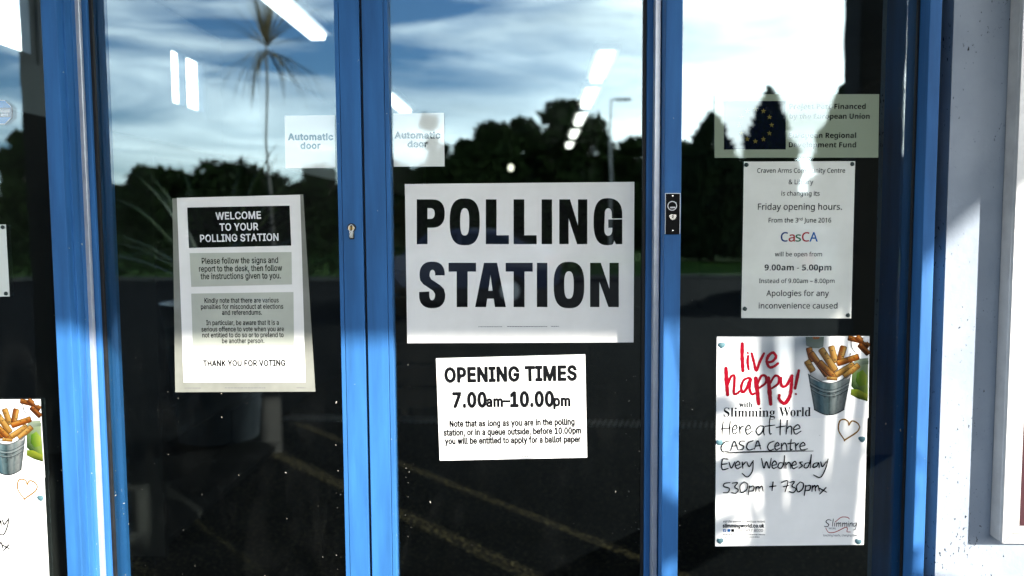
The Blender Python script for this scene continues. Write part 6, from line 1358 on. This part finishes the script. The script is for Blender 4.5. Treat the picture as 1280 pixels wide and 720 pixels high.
# far treeline closing the view
r = np.random.default_rng(3); cl = []
for i in range(110):
    x = -150 + i * 2.75; hgt = (7.6 if -6.5 < x < 9 else 4.3 if 19 < x < 25 else 5.2) + .5 * math.sin(i * .9) + r.uniform(-.4, .4)
    cl.append((x, -64 + r.uniform(-3, 3), hgt * .45, 2.6, 2.0, hgt * .55))
o = crown_mesh('treeline', cl, 40000, .32, M['leaf'], None, 5); tag(o, kind='stuff')
# hedge between car park and lawn
b = thing('hedge', 'clipped dark hedge along the far side of the car park', 'hedge', (0, -24, 0))
cl = [(-22 + i * .75, -24.2, .62, .55, .5, .66) for i in range(32)]
crown_mesh('foliage', cl, 12000, .07, M['leaf'], b, 8)
# street lamp
x, z = mir(763.5, 125, -36)
t = thing('street_lamp', 'slim street lamp with a short arm mirrored beside the tallest tree', 'street lamp', (x, -36, -0.03))
b = MB(); b.tube([(x, -36, -.03), (x, -36, 1.2), (x, -36, z)], [.06, .05, .035], 10); b.build('pole', M['steel'], t)
b = MB(); b.tube([(x, -36, z), (x + .2, -36, z + .05), (x + .45, -36, z + .03)], .035, 8); b.build('arm', M['steel'], t)
b = MB(); b.box(x + .25, x + .95, -36.14, -35.86, z - .03, z + .08, .03); b.build('lamp_head', M['steel'], t)
# two tall dark posts by the path
for px0, px1, lab in ((1069.5, 1127, 'thick dark timber post mirrored as a black band through the funding sign'), (33.5, 78, 'thick dark timber post mirrored at the far left window')):
    xa, _ = mir(px0, 150, -4.0); xb, _ = mir(px1, 150, -4.0)
    t = thing('timber_post', lab, 'post', ((xa + xb) / 2, -4.0, 0), 'dark timber posts before the entrance')
    b = MB(); b.box(xa, xb, -4.0 - (xb - xa), -4.0, 0, 6.2, .012); b.build('shaft', M['timber'], t)
    b = MB(); b.box(xa - .03, xb + .03, -4.03 - (xb - xa), -3.97, 6.2, 6.28, .01); b.build('cap', M['timber'], t)
# strap-leaved plants
def straps(name, parent, c, n, ln, wd, mat, seed, up=0.8, droop=1.0, spread=(0, 6.283), elmin=.15):
    r = random.Random(seed); m = MB()
    for i in range(n):
        a = r.uniform(*spread); L_ = ln * r.uniform(.7, 1.1); el = r.uniform(elmin, 1.0) ** .8 * up * 1.57
        p = np.array(c, float); vs = []; K = 9
        dirn = np.array([math.cos(a) * math.cos(el), math.sin(a) * math.cos(el), math.sin(el)]); sd = np.array([-math.sin(a), math.cos(a), 0])
        for k_ in range(K + 1):
            f = k_ / K; w = wd * (1 - f ** 2.2) * (.45 + .55 * min(1, f * 5)) + .0008
            vs += [p - sd * w, p + sd * w + np.array([0, 0, w * .25])]
            dirn = dirn + np.array([0, 0, -droop * .22 * f * r.uniform(.7, 1.2)]); dirn /= np.linalg.norm(dirn)
            p = p + dirn * L_ / K
        m.add(vs, [(2 * k_, 2 * k_ + 1, 2 * k_ + 3, 2 * k_ + 2) for k_ in range(K)])
    return m.build(name, mat, parent)
t = thing('cordyline_palm', 'cordyline palm with a spiky head mirrored in the top of the left door', 'palm', (-2.72, -6.9, 0))
cz = 3.35
b = MB(); b.tube([(-2.72, -6.9, 0), (-2.70, -6.9, 1.2), (-2.76, -6.9, 2.4), (-2.72, -6.9, cz)], [.03, .02, .012, .010], 10); b.build('trunk', M['palebark'], t)
straps('crown', t, (-2.72, -6.9, cz), 60, .80, .006, M['drystrap'], 3, up=1.0, droop=.55)
straps('dead_leaves', t, (-2.72, -6.9, cz - .05), 34, .85, .007, M['drystrap'], 4, up=-.2, droop=1.6)
t = thing('spiky_plant', 'low spiky plant with yellowish straps mirrored above the welcome poster', 'plant', (-2.2, -4.4, 0))
straps('leaves', t, (-2.35, -4.4, 1.05), 40, 1.15, .02, M['strap'], 6, up=.9, droop=.8)
b = MB(); b.lathe([(0, 0), (.28, 0), (.36, .9), (.38, 1.0), (.34, 1.0), (.30, .95), (0, .95)], -2.35, -4.4, 28); b.build('pot', M['pot'], t, smooth=False)
t = thing('potted_phormium', 'potted strap-leaved plant right of the doors whose arching leaves show in the glass', 'plant', (1.64, -1.30, 0))
b = MB(); b.lathe([(0, 0), (.17, 0), (.23, .40), (.25, .46), (.22, .46), (.20, .42), (0, .42)], 1.64, -1.30, 28); b.build('pot', M['pot'], t)
b = MB(); b.lathe([(0, .435), (.1, .432), (.2, .425)], 1.64, -1.30, 20); b.build('soil', M['soil'], t)
straps('leaves', t, (1.64, -1.30, .42), 24, 1.72, .020, M['strap'], 14, up=1.0, droop=.34, elmin=.74, spread=(1.7, 4.6))

t = thing('leafy_shrub', 'leafy evergreen shrub out in front right of the doors that dapples the posters', 'shrub', (2.22, -2.15, 0))
b = MB()
rs = random.Random(12)
for i in range(11):
    a = rs.uniform(0, 6.28); q = rs.uniform(.15, .5); hh = rs.uniform(1.2, 2.1)
    b.tube([(2.22, -2.15, 0), (2.22 + math.cos(a) * q * .5, -2.15 + math.sin(a) * q * .5, hh * .5), (2.22 + math.cos(a) * q, -2.15 + math.sin(a) * q, hh)], [.018, .012, .004], 6)
b.build('stems', M['bark'], t)
crown_mesh('foliage', [(2.22, -2.15, 1.05, .42, .45, .75), (2.10, -2.1, 1.66, .34, .3, .50), (2.36, -2.2, 1.55, .28, .3, .5)], 640, .062, M['leaf'], t, 31)
# parked cars
def car(label, x, y, rz, paintm, seed):
    t = thing('parked_car', label, 'car', (0, 0, 0), 'cars parked before the hedge')
    # side profile (length, height), lofted to half widths
    prof = [(-2.0, .35), (-2.05, .62), (-1.95, .82), (-1.55, .90), (-.95, .96), (-.45, 1.36), (.15, 1.47), (1.0, 1.44), (1.62, 1.12), (1.92, 1.02), (2.0, .70), (1.95, .35)]
    def hw(z): return .86 if z < .75 else .86 - (z - .75) * .30
    m = MB(); n = len(prof)
    vs = [(a, hw(z) * (.93 if abs(a) > 1.9 else 1), z) for a, z in prof] + [(a, -hw(z) * (.93 if abs(a) > 1.9 else 1), z) for a, z in prof]
    fs = [tuple(range(n)), tuple(range(2 * n - 1, n - 1, -1))] + [(i, n + i, n + (i + 1) % n, (i + 1) % n) for i in range(n)]
    m.add(vs, fs); bo = m.build('body', paintm, t)
    def win(name, P, mat):
        q = MB(); q.add(P, [tuple(range(len(P)))]); return q.build(name, mat, t)
    e = .006
    win('windscreen', [(-.92, .62, .99), (-.92, -.62, .99), (-.47 - e, -.60, 1.35), (-.47 - e, .60, 1.35)], M['car_glass'])
    win('rear_window', [(1.06, .58, 1.43), (1.06, -.58, 1.43), (1.58, -.64, 1.15), (1.58, .64, 1.15)], M['car_glass'])
    for s in (1, -1):
        def sd(pts): return [(a, s * (hw(z) + .008), z) for a, z in pts]
        win('side_window', sd([(-.85, .98), (-.42, 1.32), (.18, 1.40), (.18, .98)]), M['car_glass']); win('side_window', sd([(.24, .98), (.24, 1.40), (.98, 1.37), (1.45, 1.10), (1.3, .98)]), M['car_glass'])
        for a in (-1.28, 1.22):
            q = MB(); q.prism([(a + .31 * math.cos(k_ * .2618), .31 + .31 * math.sin(k_ * .2618)) for k_ in range(24)], 'y', s * .72, s * .89); w_ = q.build('wheel', M['rubber'], t)
            q = MB(); q.prism([(a + .19 * math.cos(k_ * .5236), .31 + .19 * math.sin(k_ * .5236)) for k_ in range(12)], 'y', s * .885, s * .90); q.build('rim', M['alu'], w_)
        q = MB(); q.box(-2.06, -1.86, s * .62 - .16, s * .62 + .16, .64, .78, .03); q.build('headlight', M['lamp_clear'], t)
        q = MB(); q.box(1.86, 2.0, s * .68 - .1, s * .68 + .1, .72, .98, .02); q.build('tail_light', M['tail'], t)
        q = MB(); q.box(-.72, -.58, s * .88 - .08 + .06 * s, s * .88 + .08 + .06 * s, .95, 1.07, .02); q.build('mirror', paintm, t)
    t.location = (x, y, 0.0); t.rotation_euler = (0, 0, rz)
    return t
car('dark blue hatchback parked on the car park mirrored in the right door', -1.6, -15.0, R(8), M['car_blue'], 1)
car('grey hatchback parked on the car park mirrored in the right side window', 6.0, -16.5, R(95), M['car_grey'], 2)
